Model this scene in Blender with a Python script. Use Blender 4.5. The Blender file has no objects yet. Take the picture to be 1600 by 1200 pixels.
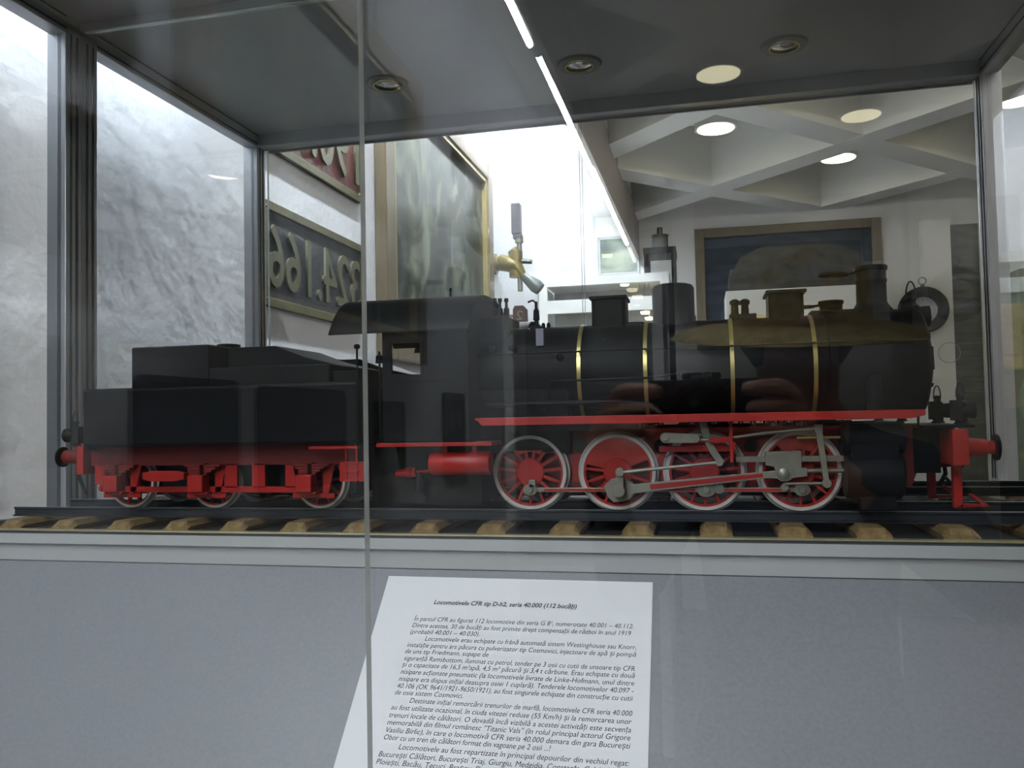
import bpy, bmesh, math, random
from mathutils import Vector, Matrix
random.seed(7)
S = bpy.context.scene
C = S.collection
PI = math.pi
H = 1.40                                   # lens height above the floor

# ------------------------------------------------------------------ camera
FPX = 1302.3
YAW, PITCH, ROLL = -0.2238, 0.0390, -0.0200
fwd = Vector((math.sin(YAW)*math.cos(PITCH), math.cos(YAW)*math.cos(PITCH), math.sin(PITCH)))
rt0 = Vector((math.cos(YAW), -math.sin(YAW), 0)); up0 = rt0.cross(fwd)
rt = rt0*math.cos(ROLL)+up0*math.sin(ROLL); up = -rt0*math.sin(ROLL)+up0*math.cos(ROLL)
cd = bpy.data.cameras.new('camera'); cam = bpy.data.objects.new('camera', cd); C.objects.link(cam)
cd.sensor_width = 36; cd.lens = FPX/1600*36; cd.clip_start = 0.01
M = Matrix((rt, up, -fwd)).transposed().to_4x4(); M.translation = Vector((0, 0, H)); cam.matrix_world = M
S.camera = cam
S.view_settings.view_transform = 'Standard'; S.view_settings.look = 'None'
S.view_settings.gamma = 1; S.view_settings.use_curve_mapping = False
S.view_settings.exposure = 0.0
w = bpy.data.worlds.new('world'); S.world = w; w.use_nodes = True
w.node_tree.nodes['Background'].inputs[0].default_value = (.8, .85, 1, 1)
w.node_tree.nodes['Background'].inputs[1].default_value = 0.02
S.cycles.max_bounces = 10; S.cycles.transparent_max_bounces = 24
S.cycles.glossy_bounces = 6; S.cycles.diffuse_bounces = 4
TUBE = 400.0        # strength of the fluorescent tubes
SPOT = 9.0        # strength of the round ceiling lamps

def at(u, v, Y):
    """point of the plane at depth Y seen at photo position u, v"""
    d = fwd + rt*((u-800)/FPX) - up*((v-600)/FPX)
    d = d*(Y/d.y); return d.x, d.z+H
def onwall(u, v, X):
    d = fwd + rt*((u-800)/FPX) - up*((v-600)/FPX)
    d = d*(X/d.x); return d.y, d.z+H
DF, DM = 0.4172, 0.8485                    # showcase front glass and mirror
MY = 2*DM
def ry(y): return MY-y                     # depth seen in the mirror -> real depth

# ------------------------------------------------------------------ materials
def nd(nt, t, **k):
    n = nt.nodes.new(t)
    for a, b in k.items(): setattr(n, a, b)
    return n
def mat(name, col, rough=.5, metal=0, noise=0, nscale=20, bump=0, bscale=60, spec=.5, stretch=None, col2=None, coat=0):
    m = bpy.data.materials.new(name); m.use_nodes = True; nt = m.node_tree
    b = nt.nodes['Principled BSDF']
    b.inputs['Base Color'].default_value = (*col, 1); b.inputs['Roughness'].default_value = rough
    b.inputs['Metallic'].default_value = metal; b.inputs['Specular IOR Level'].default_value = spec
    b.inputs['Coat Weight'].default_value = coat
    tc = nd(nt, 'ShaderNodeTexCoord'); mp = nd(nt, 'ShaderNodeMapping')
    nt.links.new(tc.outputs['Object'], mp.inputs[0])
    if stretch: mp.inputs['Scale'].default_value = stretch
    if noise or col2:
        n = nd(nt, 'ShaderNodeTexNoise'); n.inputs['Scale'].default_value = nscale; n.inputs['Detail'].default_value = 6
        nt.links.new(mp.outputs[0], n.inputs['Vector'])
        r = nd(nt, 'ShaderNodeValToRGB'); nt.links.new(n.outputs[0], r.inputs[0])
        c2 = col2 or tuple(c*(1-noise) for c in col)
        r.color_ramp.elements[0].position = .35; r.color_ramp.elements[1].position = .65
        r.color_ramp.elements[0].color = (*c2, 1); r.color_ramp.elements[1].color = (*col, 1)
        nt.links.new(r.outputs[0], b.inputs['Base Color'])
    if bump:
        n = nd(nt, 'ShaderNodeTexNoise'); n.inputs['Scale'].default_value = bscale; n.inputs['Detail'].default_value = 4
        nt.links.new(mp.outputs[0], n.inputs['Vector'])
        bp = nd(nt, 'ShaderNodeBump'); bp.inputs['Strength'].default_value = bump; bp.inputs['Distance'].default_value = .01
        nt.links.new(n.outputs[0], bp.inputs['Height']); nt.links.new(bp.outputs[0], b.inputs['Normal'])
    return m
def emis(name, col, st):
    m = bpy.data.materials.new(name); m.use_nodes = True; nt = m.node_tree
    b = nt.nodes['Principled BSDF']; b.inputs['Base Color'].default_value = (*col, 1)
    b.inputs['Emission Color'].default_value = (*col, 1); b.inputs['Emission Strength'].default_value = st
    return m
def glass(name, tint=(.97, .975, .975), r0=.034, rough=0.0):
    m = bpy.data.materials.new(name); m.use_nodes = True; nt = m.node_tree
    for n in list(nt.nodes): nt.nodes.remove(n)
    o = nd(nt, 'ShaderNodeOutputMaterial'); mx = nd(nt, 'ShaderNodeMixShader')
    t = nd(nt, 'ShaderNodeBsdfTransparent'); t.inputs[0].default_value = (*tint, 1)
    g = nd(nt, 'ShaderNodeBsdfGlossy'); g.inputs['Roughness'].default_value = rough
    lw = nd(nt, 'ShaderNodeLayerWeight'); lw.inputs[0].default_value = .5
    p = nd(nt, 'ShaderNodeMath', operation='POWER'); p.inputs[1].default_value = 5
    a = nd(nt, 'ShaderNodeMath', operation='MULTIPLY_ADD'); a.inputs[1].default_value = 1-r0; a.inputs[2].default_value = r0
    nt.links.new(lw.outputs['Facing'], p.inputs[0]); nt.links.new(p.outputs[0], a.inputs[0])
    nt.links.new(a.outputs[0], mx.inputs[0]); nt.links.new(t.outputs[0], mx.inputs[1]); nt.links.new(g.outputs[0], mx.inputs[2])
    nt.links.new(mx.outputs[0], o.inputs[0])
    return m
def mirror_mat():
    m = bpy.data.materials.new('mirror_silver'); m.use_nodes = True; nt = m.node_tree
    for n in list(nt.nodes): nt.nodes.remove(n)
    o = nd(nt, 'ShaderNodeOutputMaterial'); g = nd(nt, 'ShaderNodeBsdfGlossy')
    g.inputs[0].default_value = (.88, .885, .885, 1); g.inputs['Roughness'].default_value = 0
    nt.links.new(g.outputs[0], o.inputs[0]); return m

m_wall = mat('white_wall_paint', (.70, .72, .76), .6, bump=.35, bscale=28, noise=.06, nscale=9)
m_wall2 = mat('far_wall_paint', (.80, .79, .76), .7, bump=.1, bscale=20)
m_ceil = mat('ceiling_plaster', (.82, .81, .77), .8)
m_pelmet = mat('pelmet_paint', (.48, .42, .39), .6)
m_floor = mat('floor_tile', (.09, .075, .06), .35, noise=.3, nscale=8)
m_alu = mat('brushed_aluminium', (.42, .43, .45), .38, metal=.7)
m_aluring = mat('downlight_ring', (.16, .16, .155), .4, metal=.5)
m_aludark = mat('frame_seal', (.05, .05, .055), .5)
m_bright = mat('polished_edge', (.85, .95, .9), .15, metal=.3)
m_caseceil = mat('case_ceiling_panel', (.30, .31, .31), .5, noise=.05)
m_trim = mat('pale_trim', (.36, .362, .355), .4)
m_panel = mat('grey_slope_panel', (.165, .168, .182), .45, noise=.12, nscale=350)
m_gold = mat('gold_edge', (.75, .68, .42), .25, metal=.8)
m_glass = glass('clear_glass'); m_mirror = mirror_mat()
m_glassedge = mat('glass_edge', (.55, .60, .60), .2, spec=.8)
m_black = mat('black_enamel', (.006, .0065, .0075), .45, noise=.3, nscale=30, spec=.07)
m_blackm = mat('black_matte', (.007, .007, .007), .6, spec=.2)
m_red = mat('red_enamel', (.26, .007, .004), .42, spec=.3, noise=.18, nscale=40)
m_reddark = mat('deep_and_shaded_red', (.12, .008, .006), .5, spec=.25, noise=.2, nscale=40)
m_steel = mat('dull_steel', (.19, .185, .15), .42, metal=.55, noise=.15, nscale=60)
m_steeld = mat('dark_steel', (.16, .16, .15), .4, metal=.7)
m_white = mat('tire_white', (.40, .38, .355), .5, noise=.12, nscale=60)
m_brass = mat('brass', (.40, .34, .12), .3, metal=.75)
m_rail = mat('rail_steel', (.020, .023, .028), .45, metal=.3, spec=.3)
m_wood = mat('sleeper_wood', (.17, .11, .035), .7, col2=(.09, .052, .015), nscale=30, stretch=(4, .6, 4), bump=.3, bscale=50)
m_ballast = mat('track_bed', (.012, .013, .013), .7, spec=.2)
m_paper = mat('white_paper', (.58, .58, .585), .8)
m_ink = mat('black_ink', (.02, .02, .025), .7)
m_plate = mat('plate_blue_grey', (.045, .050, .065), .45, noise=.35, nscale=25, bump=.2)
m_platered = mat('plate_red', (.12, .030, .025), .45, noise=.4, nscale=25, bump=.2)
m_olive = mat('olive_bronze', (.13, .125, .055), .38, metal=.3, noise=.25, nscale=30)
m_olive2 = mat('bronze_digit', (.15, .15, .10), .35, metal=.4)
m_frame = mat('gilt_wood', (.15, .115, .065), .35, noise=.25, nscale=30, stretch=(1, 1, .2), coat=.5)
m_framegold = mat('gilt_line', (.42, .34, .15), .3, metal=.6)
m_tube = emis('fluorescent_tube', (.87, .94, 1.0), TUBE)
m_tube3 = emis('added_rear_tube', (1.0, .96, .90), 150.0)
m_tube2 = emis('added_wall_tube', (.88, .94, 1.0), 15.0)
m_lamp = emis('warm_lamp', (1.0, .93, .62), SPOT)
m_whitemetal = mat('white_metal', (.75, .76, .74), .4)
m_grey = mat('grey_paint', (.30, .30, .31), .5)
m_straw = mat('straw', (.62, .47, .14), .7, col2=(.28, .20, .06), nscale=70, bump=.8, bscale=160)
m_skin = mat('skin', (.50, .27, .19), .55)
m_shirt = mat('shirt', (.05, .06, .09), .8)
m_jeans = mat('trousers', (.04, .05, .08), .8)
m_camera = mat('camera_plastic', (.015, .015, .016), .35)
m_chrome = mat('chrome', (.7, .7, .7), .15, metal=1)
m_lens = mat('lens_glass', (.01, .01, .02), .03, spec=1)
m_wgrip = mat('green_grey_wood', (.06, .085, .08), .35, coat=.4)
m_orange = mat('orange_paint', (.60, .20, .03), .45); m_green = mat('green_paint', (.09, .12, .04), .5)
m_yel = mat('cream_paint', (.6, .55, .3), .5)
m_hair = mat('hair', (.03, .02, .015), .6)

# ------------------------------------------------------------------ helpers
def obj(name, bm, m, parent=None, smooth=False, bevel=0):
    bmesh.ops.recalc_face_normals(bm, faces=bm.faces)
    me = bpy.data.meshes.new(name); bm.to_mesh(me); bm.free()
    for mm in (m if isinstance(m, (list, tuple)) else [m]): me.materials.append(mm)
    o = bpy.data.objects.new(name, me); C.objects.link(o)
    if smooth:
        for p in me.polygons: p.use_smooth = True
        try: me.set_sharp_from_angle(angle=math.radians(38))
        except Exception: pass
    if bevel:
        b = o.modifiers.new('bevel', 'BEVEL'); b.width = bevel; b.segments = 2; b.limit_method = 'ANGLE'
    if parent:
        o.parent = parent; o.matrix_parent_inverse = parent.matrix_world.inverted()
    return o
def loose(bm):
    """split a bmesh into one bmesh per connected piece"""
    bm.verts.index_update(); seen = set(); out = []
    bm.verts.ensure_lookup_table()
    for v in bm.verts:
        if v.index in seen: continue
        st = [v]; comp = {v.index}
        while st:
            q = st.pop()
            for e in q.link_edges:
                o_ = e.other_vert(q)
                if o_.index not in comp: comp.add(o_.index); st.append(o_)
        seen |= comp
        nb_ = bm.copy(); nb_.verts.ensure_lookup_table()
        bmesh.ops.delete(nb_, geom=[x for x in nb_.verts if x.index not in comp], context='VERTS'); out.append(nb_)
    bm.free(); return out
def objs(name, bm, m, parent=None, **k):
    return [obj(name, q, m, parent, **k) for q in loose(bm)]
def tag(o, label, cat=None, group=None, kind=None):
    if label: o['label'] = label
    if cat: o['category'] = cat
    if group: o['group'] = group
    if kind: o['kind'] = kind
    return o
def thing(name, loc, label, cat, group=None):
    o = bpy.data.objects.new(name, None); C.objects.link(o); o.location = loc
    o.matrix_world = Matrix.Translation(loc); o.empty_display_size = .02
    return tag(o, label, cat, group)
def struct(name, bm, m, parent=None, **k):
    o = obj(name, bm, m, parent, **k)
    if not parent: o['kind'] = 'structure'
    return o
def B(): return bmesh.new()
def box(bm, x0, x1, y0, y1, z0, z1, mi=0):
    vs = [bm.verts.new((x, y, z)) for x in (x0, x1) for y in (y0, y1) for z in (z0, z1)]
    fs = []
    for f in ((0, 1, 3, 2), (4, 6, 7, 5), (0, 4, 5, 1), (2, 3, 7, 6), (0, 2, 6, 4), (1, 5, 7, 3)):
        a = bm.faces.new([vs[i] for i in f]); a.material_index = mi; fs.append(a)
    return vs
def prism(bm, pts, y0, y1, mi=0):
    """XZ outline extruded along Y"""
    a = [bm.verts.new((x, y0, z)) for x, z in pts]; b = [bm.verts.new((x, y1, z)) for x, z in pts]
    n = len(pts)
    fs = [bm.faces.new(a), bm.faces.new(b[::-1])]
    for i in range(n): fs.append(bm.faces.new((a[i], b[i], b[(i+1) % n], a[(i+1) % n])))
    for f in fs: f.material_index = mi
def prismx(bm, pts, x0, x1, mi=0):
    """YZ outline extruded along X"""
    a = [bm.verts.new((x0, y, z)) for y, z in pts]; b = [bm.verts.new((x1, y, z)) for y, z in pts]
    n = len(pts); fs = [bm.faces.new(a), bm.faces.new(b[::-1])]
    for i in range(n): fs.append(bm.faces.new((a[i], b[i], b[(i+1) % n], a[(i+1) % n])))
    for f in fs: f.material_index = mi
def frameof(d):
    d = d.normalized(); a = Vector((0, 0, 1)) if abs(d.z) < .9 else Vector((1, 0, 0))
    u = d.cross(a).normalized(); return u, d.cross(u).normalized()
def tube(bm, pts, r, n=10, cap=True, mi=0):
    pts = [Vector(p) for p in pts]; rs = r if isinstance(r, (list, tuple)) else [r]*len(pts); rings = []
    u = v = None
    for i, p in enumerate(pts):
        d = (pts[min(i+1, len(pts)-1)]-pts[max(i-1, 0)]).normalized()
        if u is None: u, v = frameof(d)
        else:
            u = (u-d*u.dot(d)).normalized(); v = d.cross(u)
        rings.append([bm.verts.new(p+(u*math.cos(2*PI*k/n)+v*math.sin(2*PI*k/n))*rs[i]) for k in range(n)])
    for a, b in zip(rings, rings[1:]):
        for k in range(n):
            f = bm.faces.new((a[k], a[(k+1) % n], b[(k+1) % n], b[k])); f.material_index = mi
    if cap:
        for q in (rings[0], rings[-1]):
            f = bm.faces.new(q); f.material_index = mi
def lathe(bm, prof, c, axis, n=32, mi=0):
    """prof = [(distance along axis, radius)]"""
    c = Vector(c); ax = Vector(axis).normalized(); u, v = frameof(ax); rings = []
    for t, r in prof:
        if r < 1e-6: rings.append([bm.verts.new(c+ax*t)])
        else: rings.append([bm.verts.new(c+ax*t+(u*math.cos(2*PI*k/n)+v*math.sin(2*PI*k/n))*r) for k in range(n)])
    for a, b in zip(rings, rings[1:]):
        for k in range(n):
            k2 = (k+1) % n
            if len(a) == 1 and len(b) == 1: continue
            if len(a) == 1: f = bm.faces.new((a[0], b[k], b[k2]))
            elif len(b) == 1: f = bm.faces.new((a[k], b[0], a[k2]))
            else: f = bm.faces.new((a[k], b[k], b[k2], a[k2]))
            f.material_index = mi
    if len(rings[0]) > 1: bm.faces.new(rings[0])
    if len(rings[-1]) > 1: bm.faces.new(rings[-1])
def ringlathe(bm, prof, c, axis, n=48, mi=0):
    """closed profile swept into a ring"""
    c = Vector(c); ax = Vector(axis).normalized(); u, v = frameof(ax)
    rings = [[bm.verts.new(c+ax*t+(u*math.cos(2*PI*k/n)+v*math.sin(2*PI*k/n))*r) for k in range(n)] for t, r in prof]
    m = len(rings)
    for i in range(m):
        a, b = rings[i], rings[(i+1) % m]
        for k in range(n):
            f = bm.faces.new((a[k], b[k], b[(k+1) % n], a[(k+1) % n])); f.material_index = mi
def cyl(bm, c, axis, r, l, n=24, mi=0, ch=0):
    h = l/2
    if ch: lathe(bm, [(-h, r-ch), (-h+ch, r), (h-ch, r), (h, r-ch)], c, axis, n, mi)
    else: lathe(bm, [(-h, r), (h, r)], c, axis, n, mi)
def text_bm(lines, size, extrude=0, shear=0, bold=0):
    """lines = [(text, x, y, width or None, size)] in a local XY plane -> bmesh"""
    out = B()
    for t, x, y, wd, sz in lines:
        cu = bpy.data.curves.new('t', 'FONT'); cu.body = t; cu.size = sz or size; cu.extrude = extrude
        cu.shear = shear; cu.offset = bold*(sz or size); cu.resolution_u = 3
        o = bpy.data.objects.new('t', cu); C.objects.link(o)
        bpy.context.view_layer.update()
        dg = bpy.context.evaluated_depsgraph_get()
        me = bpy.data.meshes.new_from_object(o.evaluated_get(dg))
        xs = [v.co.x for v in me.vertices] or [0, 1]
        k = 1 if wd is None else wd/max(1e-6, max(xs)-min(xs))
        x0 = min(xs) if wd is not None else 0
        for v in me.vertices: v.co = Vector(((v.co.x-x0)*k+x, v.co.y+y, v.co.z))
        out.from_mesh(me); bpy.data.meshes.remove(me)
        bpy.data.objects.remove(o); bpy.data.curves.remove(cu)
    return out
def copytree(o, parent=None, off=None):
    c = o.copy(); C.objects.link(c)
    if parent: c.parent = parent; c.matrix_parent_inverse = o.matrix_parent_inverse.copy()
    for ch in [x for x in C.objects if x.parent == o]: copytree(ch, c)
    if off: c.location = o.location+Vector(off)
    return c

# ------------------------------------------------------------------ room
XW = -.84                                  # long white wall on the left
YF = ry(7.0)                               # far wall behind the photographer
ZC = H+1.67; ZR = H+1.60; ZTOP = H+2.0
b = B(); box(b, XW-.12, XW, YF-.1, 1.9, 0, ZTOP+.1); struct('wall_left', b, m_wall)
b = B(); box(b, XW-.12, 4.4, YF-.12, YF, 0, ZTOP+.1); struct('wall_back', b, m_wall2)
b = B(); box(b, XW-.12, 4.4, 1.9, 2.0, 0, ZTOP+.1); struct('wall_front', b, m_wall2)
b = B(); box(b, 4.3, 4.42, YF, 1.9, 0, ZTOP+.1); struct('wall_right', b, mat('right_wall_paint', (.30, .28, .24), .7))
b = B(); box(b, XW-.12, 4.4, YF-.1, 2.0, -.1, 0); struct('floor', b, m_floor)
# coffered ceiling with diagonal ribs
DX, DY = .85, .87; NX, NY = .11, ry(4.42)
b = B(); box(b, -.52, 4.4, YF-.1, 2.0, ZTOP, ZTOP+.1)
L = math.hypot(DX, DY)
for sgn in (1, -1):
    ZB_ = ZR if sgn > 0 else ZR+.002
    for k in range(-14, 15, 2):
        # line (X-NX)/DX + sgn*(NY-Y)/DY = k
        d = Vector((DX, sgn*DY, 0)).normalized(); n = Vector((-d.y, d.x, 0))*.10
        p = Vector((NX+k*DX, NY, 0)); a, c = p-d*12, p+d*12
        vs = [bmesh.ops.create_vert(b, co=q)['vert'][0] for q in
              [a-n+Vector((0, 0, ZB_)), c-n+Vector((0, 0, ZB_)), c+n+Vector((0, 0, ZB_)), a+n+Vector((0, 0, ZB_)),
               a-n+Vector((0, 0, ZTOP+.05)), c-n+Vector((0, 0, ZTOP+.05)), c+n+Vector((0, 0, ZTOP+.05)), a+n+Vector((0, 0, ZTOP+.05))]]
        for f in ((0, 1, 2, 3), (4, 5, 6, 7), (0, 1, 5, 4), (1, 2, 6, 5), (2, 3, 7, 6), (3, 0, 4, 7)): b.faces.new([vs[i] for i in f])
for co, no in (((-.50, 0, 0), (-1, 0, 0)), ((4.35, 0, 0), (1, 0, 0)), ((0, YF-.02, 0), (0, -1, 0)), ((0, 1.95, 0), (0, 1, 0))):
    bmesh.ops.bisect_plane(b, geom=b.verts[:]+b.edges[:]+b.faces[:], plane_co=co, plane_no=no, clear_outer=True)
struct('ceiling', b, m_ceil)
b = B(); box(b, XW-.1, -.50, YF-.1, 2.0, ZC, ZTOP+.1); struct('ceiling_soffit', b, m_ceil)
b = B()                                     # fascia board that screens the tubes
vs = box(b, -.56, -.535, YF, 1.9, H+1.30, ZC)
for v in vs: v.co.x += .05*(1.0-v.co.y)/7*1.3
struct('trim_1', b, m_pelmet)
b = B()
for k in range(5): box(b, .3+k*.9, .34+k*.9, YF+.0, YF+.006, 0, .01)
b.free()

# fluorescent tubes behind the fascia
NTH = ('nearest', 'second', 'third', 'farthest')
for n in range(4):
    yy = .72-1.5*n; ln = 1.46 if n < 3 else 1.44
    yc = yy-.75; xm = -.625+.065*(1.0-yc)/7
    t = thing('fluorescent_light', (xm, yc, H+1.44), NTH[n]+' glowing fluorescent strip in the row beside the brown fascia board', 'light', 'row of fluorescent strips along the left wall')
    b = B(); box(b, xm-.02, xm+.02, yc-ln/2, yc+ln/2, H+1.44, H+1.48); box(b, xm-.006, xm+.006, yc+.3, yc+.33, H+1.48, ZC); box(b, xm-.006, xm+.006, yc-.33, yc-.3, H+1.48, ZC)
    obj('fixture_body', b, m_whitemetal, t)
    b = B(); cyl(b, (xm, yc, H+1.415), (0, 1, 0), .0125, ln-.07, 14); obj('lamp_tube', b, m_tube, t, smooth=True)
    for e in (-1, 1):
        b = B(); cyl(b, (xm, yc+e*(ln/2-.015), H+1.42), (0, 1, 0), .017, .03, 12); obj('lamp_holder', b, m_grey, t)

# unseen strip light added on top of the showcase to brighten the wall
t = thing('added_wall_light', (-.775, .65, H+.60), 'unseen fluorescent strip added above the showcase to brighten the left wall', 'light')
b = B(); box(b, -.745, -.725, .42, 1.25, H+.5116, H+.66); obj('fixture_body', b, m_whitemetal, t)
b = B(); cyl(b, (-.775, .835, H+.63), (0, 1, 0), .0125, .80, 14); obj('lamp_tube', b, m_tube2, t, smooth=True)
b = B(); box(b, -.79, -.745, .42, .445, H+.61, H+.65); obj('lamp_holder', b, m_grey, t)
b = B(); box(b, -.79, -.745, 1.225, 1.25, H+.61, H+.65); obj('lamp_holder', b, m_grey, t)

# two unseen fluorescent lights added behind the showcase to brighten the room
for k in range(2):
    x0 = .6+k*1.7
    t = thing('added_rear_light', (x0+.6, 1.25, H+1.5), ('unseen fluorescent light added behind the showcase to brighten the room', 'unseen fluorescent light added behind and right of the showcase to brighten the room')[k], 'light', 'added fill lights behind the showcase')
    b = B(); box(b, x0, x0+1.2, 1.22, 1.28, H+1.48, H+1.55); obj('fixture_body', b, m_whitemetal, t)
    b = B(); cyl(b, (x0+.6, 1.25, H+1.45), (1, 0, 0), .014, 1.14, 14); obj('lamp_tube', b, m_tube3, t, smooth=True)
    for e in (0, 1):
        b = B(); box(b, x0+e*1.18, x0+.02+e*1.18, 1.235, 1.265, H+1.43, H+1.48); obj('lamp_holder', b, m_grey, t)
        b = B(); cyl(b, (x0+.2+.8*e, 1.25, (H+1.55+ZTOP)/2), (0, 0, 1), .006, ZTOP-H-1.55, 8); obj('rod', b, m_grey, t)

# round warm lamps in the coffers
for i, j in ((0, 1), (1, 2), (2, 1), (1, 0), (2, 3), (0, 3), (3, 2)):
    x, y = NX+i*DX, ry(4.42+DY*j)
    if y < YF+.2: continue
    x += .02; lz = H+1.77
    t = thing('ceiling_lamp', (x, y, ZTOP), {(0, 1): 'round warm white lamp glowing in the first coffer right of the tubes', (1, 2): 'round warm lamp half hidden behind a diagonal ceiling rib',
        (2, 1): 'round warm ceiling lamp seen at the right beyond the right post'}.get((i, j), 'round warm lamp inside a ceiling coffer out of the mirror view'), 'lamp', 'round lamps in the ceiling coffers')
    b = B(); lathe(b, [(0, .0), (0, .135), (-.012, .14), (-.20, .13), (-.235, .13)], (x, y, ZTOP), (0, 0, 1), 32); obj('housing', b, m_whitemetal, t, smooth=True)
    b = B(); lathe(b, [(0, 0), (0, .112), (-.006, .112), (-.012, .0)], (x, y, ZTOP-.232), (0, 0, 1), 32); obj('diffuser', b, m_lamp, t, smooth=True)

# ------------------------------------------------------------------ showcase
XL, XR = -.7154, .3885
ZT, ZFR = H+.4816, H+.4606
PF = .660; ZP = H-.0975; ZP2 = H-.1245; ZL = H-.0962      # track platform: front edge, top, lower edge of its pale front
case = thing('display_case', ((XL+XR)/2, .64, 0), 'large glass showcase with aluminium frame, mirrored back and grey base holding the model train', 'display case')
b = B(); box(b, XL-.02, XR+.02, DF-.012, DM+.02, ZT, ZT+.03); obj('case_ceiling', b, m_caseceil, case)
b = B(); box(b, XL, XR, DM, DM+.006, ZP-.02, ZT-.010); obj('back_mirror', b, m_mirror, case)
b = B(); box(b, XL, XR, DM-.004, DM+.006, ZT-.010, ZT); obj('back_rail', b, m_alu, case)
b = B(); box(b, XL+.006, XR, DM-.0025, DM-.0005, ZT-.0118, ZT-.0103); obj('mirror_bevel', b, m_bright, case)
b = B(); box(b, XL-.02, XR+.02, DM+.006, DM+.03, 0, ZT); obj('back_board', b, m_grey, case)
def post(x, y0, y1, sx):
    b = B(); box(b, min(x, x+sx*.026), max(x, x+sx*.026), y0, y1, .0, ZT); p = obj('post', b, m_alu, case, bevel=.001)
    b = B()
    for k in (.30, .68):
        yk = y0+(y1-y0)*k; xs = x-sx*.0012
        box(b, min(x, xs), max(x, xs), yk-.0011, yk+.0011, ZP, ZT-.02)
    objs('groove', b, m_aludark, p)
    return p
for x, sx in ((XL, -1), (XR, 1)):
    post(x, DM-.026, DM, sx); post(x, DF, DF+.026, sx)
    b = B(); box(b, min(x, x+sx*.022), max(x, x+sx*.022), DF+.026, DM-.026, ZT-.021, ZT); r_ = obj('top_rail', b, m_alu, case, bevel=.001)
    b = B(); xs = x-sx*.001; box(b, min(x, xs), max(x, xs), DF+.026, DM-.026, ZT-.0165, ZT-.0145); box(b, min(x, xs), max(x, xs), DF+.026, DM-.026, ZT-.0022, ZT-.0006); objs('groove', b, m_aludark, r_)
    b = B(); box(b, min(x, x+sx*.022), max(x, x+sx*.022), DF+.026, DM-.026, ZP-.03, ZP-.002); obj('bottom_rail', b, m_alu, case)
    b = B(); box(b, x+sx*.009-.0025, x+sx*.009+.0025, DF+.026, DM-.026, ZP-.36, ZT-.02); obj('side_glass', b, m_glass, case)
# front frame and the two overlapping sliding panes
b = B(); box(b, XL, XR, DF+.006, DF+.026, ZFR, ZT); box(b, XL, XR, DF+.006, DF+.008, ZFR-.0015, ZFR)
fr = obj('front_rail', b, m_alu, case, bevel=.0008)
b = B(); box(b, XL, XR, DF-.012, DF-.009, ZFR, ZT); obj('front_lip', b, m_alu, case)
SX0, SX1 = at(569, 640, DF)[0], at(578, 640, DF)[0]
def pane(x0, x1, y, nm):
    b = B(); box(b, x0, x1, y, y+.006, H-.50, ZT-.008)
    for f in b.faces:
        if abs(f.normal.x) > .5 or abs(f.calc_center_median().x-x0) < 1e-5 or abs(f.calc_center_median().x-x1) < 1e-5: f.material_index = 1
    return obj(nm, b, [m_glass, m_glassedge], case)
pane(XL+.002, SX1, DF-.0085, 'front_glass'); pane(SX0, XR-.002, DF-.0015, 'front_glass')
# inner base: track platform, pale front, grooves, sloping grey panel
b = B(); box(b, XL, XR, PF+.0015, DM, H-.16, ZP); obj('track_platform', b, m_ballast, case)
b = B(); box(b, XL, XR, PF, PF+.0015, ZP2-.002, ZL); box(b, XL, XR, PF-.0035, PF, ZL-.0120, ZL-.0030)
fp = obj('platform_front', b, m_trim, case)
b = B(); box(b, XL, XR, PF-.0038, PF+.004, ZL-.0004, ZL+.0010); obj('gold_edging', b, m_gold, fp)
b = B(); box(b, XL, XR, PF-.0024, PF, ZL-.0030, ZL-.0004); obj('edge_groove', b, m_aludark, fp)
b = B(); box(b, XL, XR, PF-.0010, PF, ZP2-.0002, ZP2+.0006); obj('panel_joint', b, m_aludark, fp)
b = B(); prismx(b, [(PF-.0004, ZP2+.0004), (PF-.0004, H-.40), (DF+.012, H-.40), (DF+.012, ZP2-(PF-DF-.012)*1.02)], XL, XR); obj('sloping_panel', b, m_panel, case)
b = B(); box(b, XL-.02, XR+.02, DF-.012, DM+.03, 0, H-.40); obj('base_cabinet', b, m_panel, case)
# three unlit halogen spots let into the case ceiling
for (u, v) in ((605, 130), (905, 100), (1225, 70)):
    d = fwd+rt*((u-800)/FPX)-up*((v-600)/FPX); d *= (ZT-H)/d.z; x, y = d.x, ry(d.y)
    b = B(); ringlathe(b, [(0, .031), (-.003, .029), (-.0035, .021), (0, .019)], (x, y, ZT), (0, 0, 1), 36)
    dl = obj('downlight', b, m_aluring, case, smooth=True)
    b = B(); lathe(b, [(-.0008, .0), (-.0008, .019), (-.003, .015), (-.0045, .006), (-.006, 0)], (x, y, ZT), (0, 0, 1), 24); obj('halogen_bulb', b, m_chrome, dl, smooth=True)
    b = B(); ringlathe(b, [(-.0040, .0200), (-.0052, .0195), (-.0052, .0180), (-.0040, .0175)], (x, y, ZT), (0, 0, 1), 36); obj('spring_ring', b, m_brass, dl)

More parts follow.
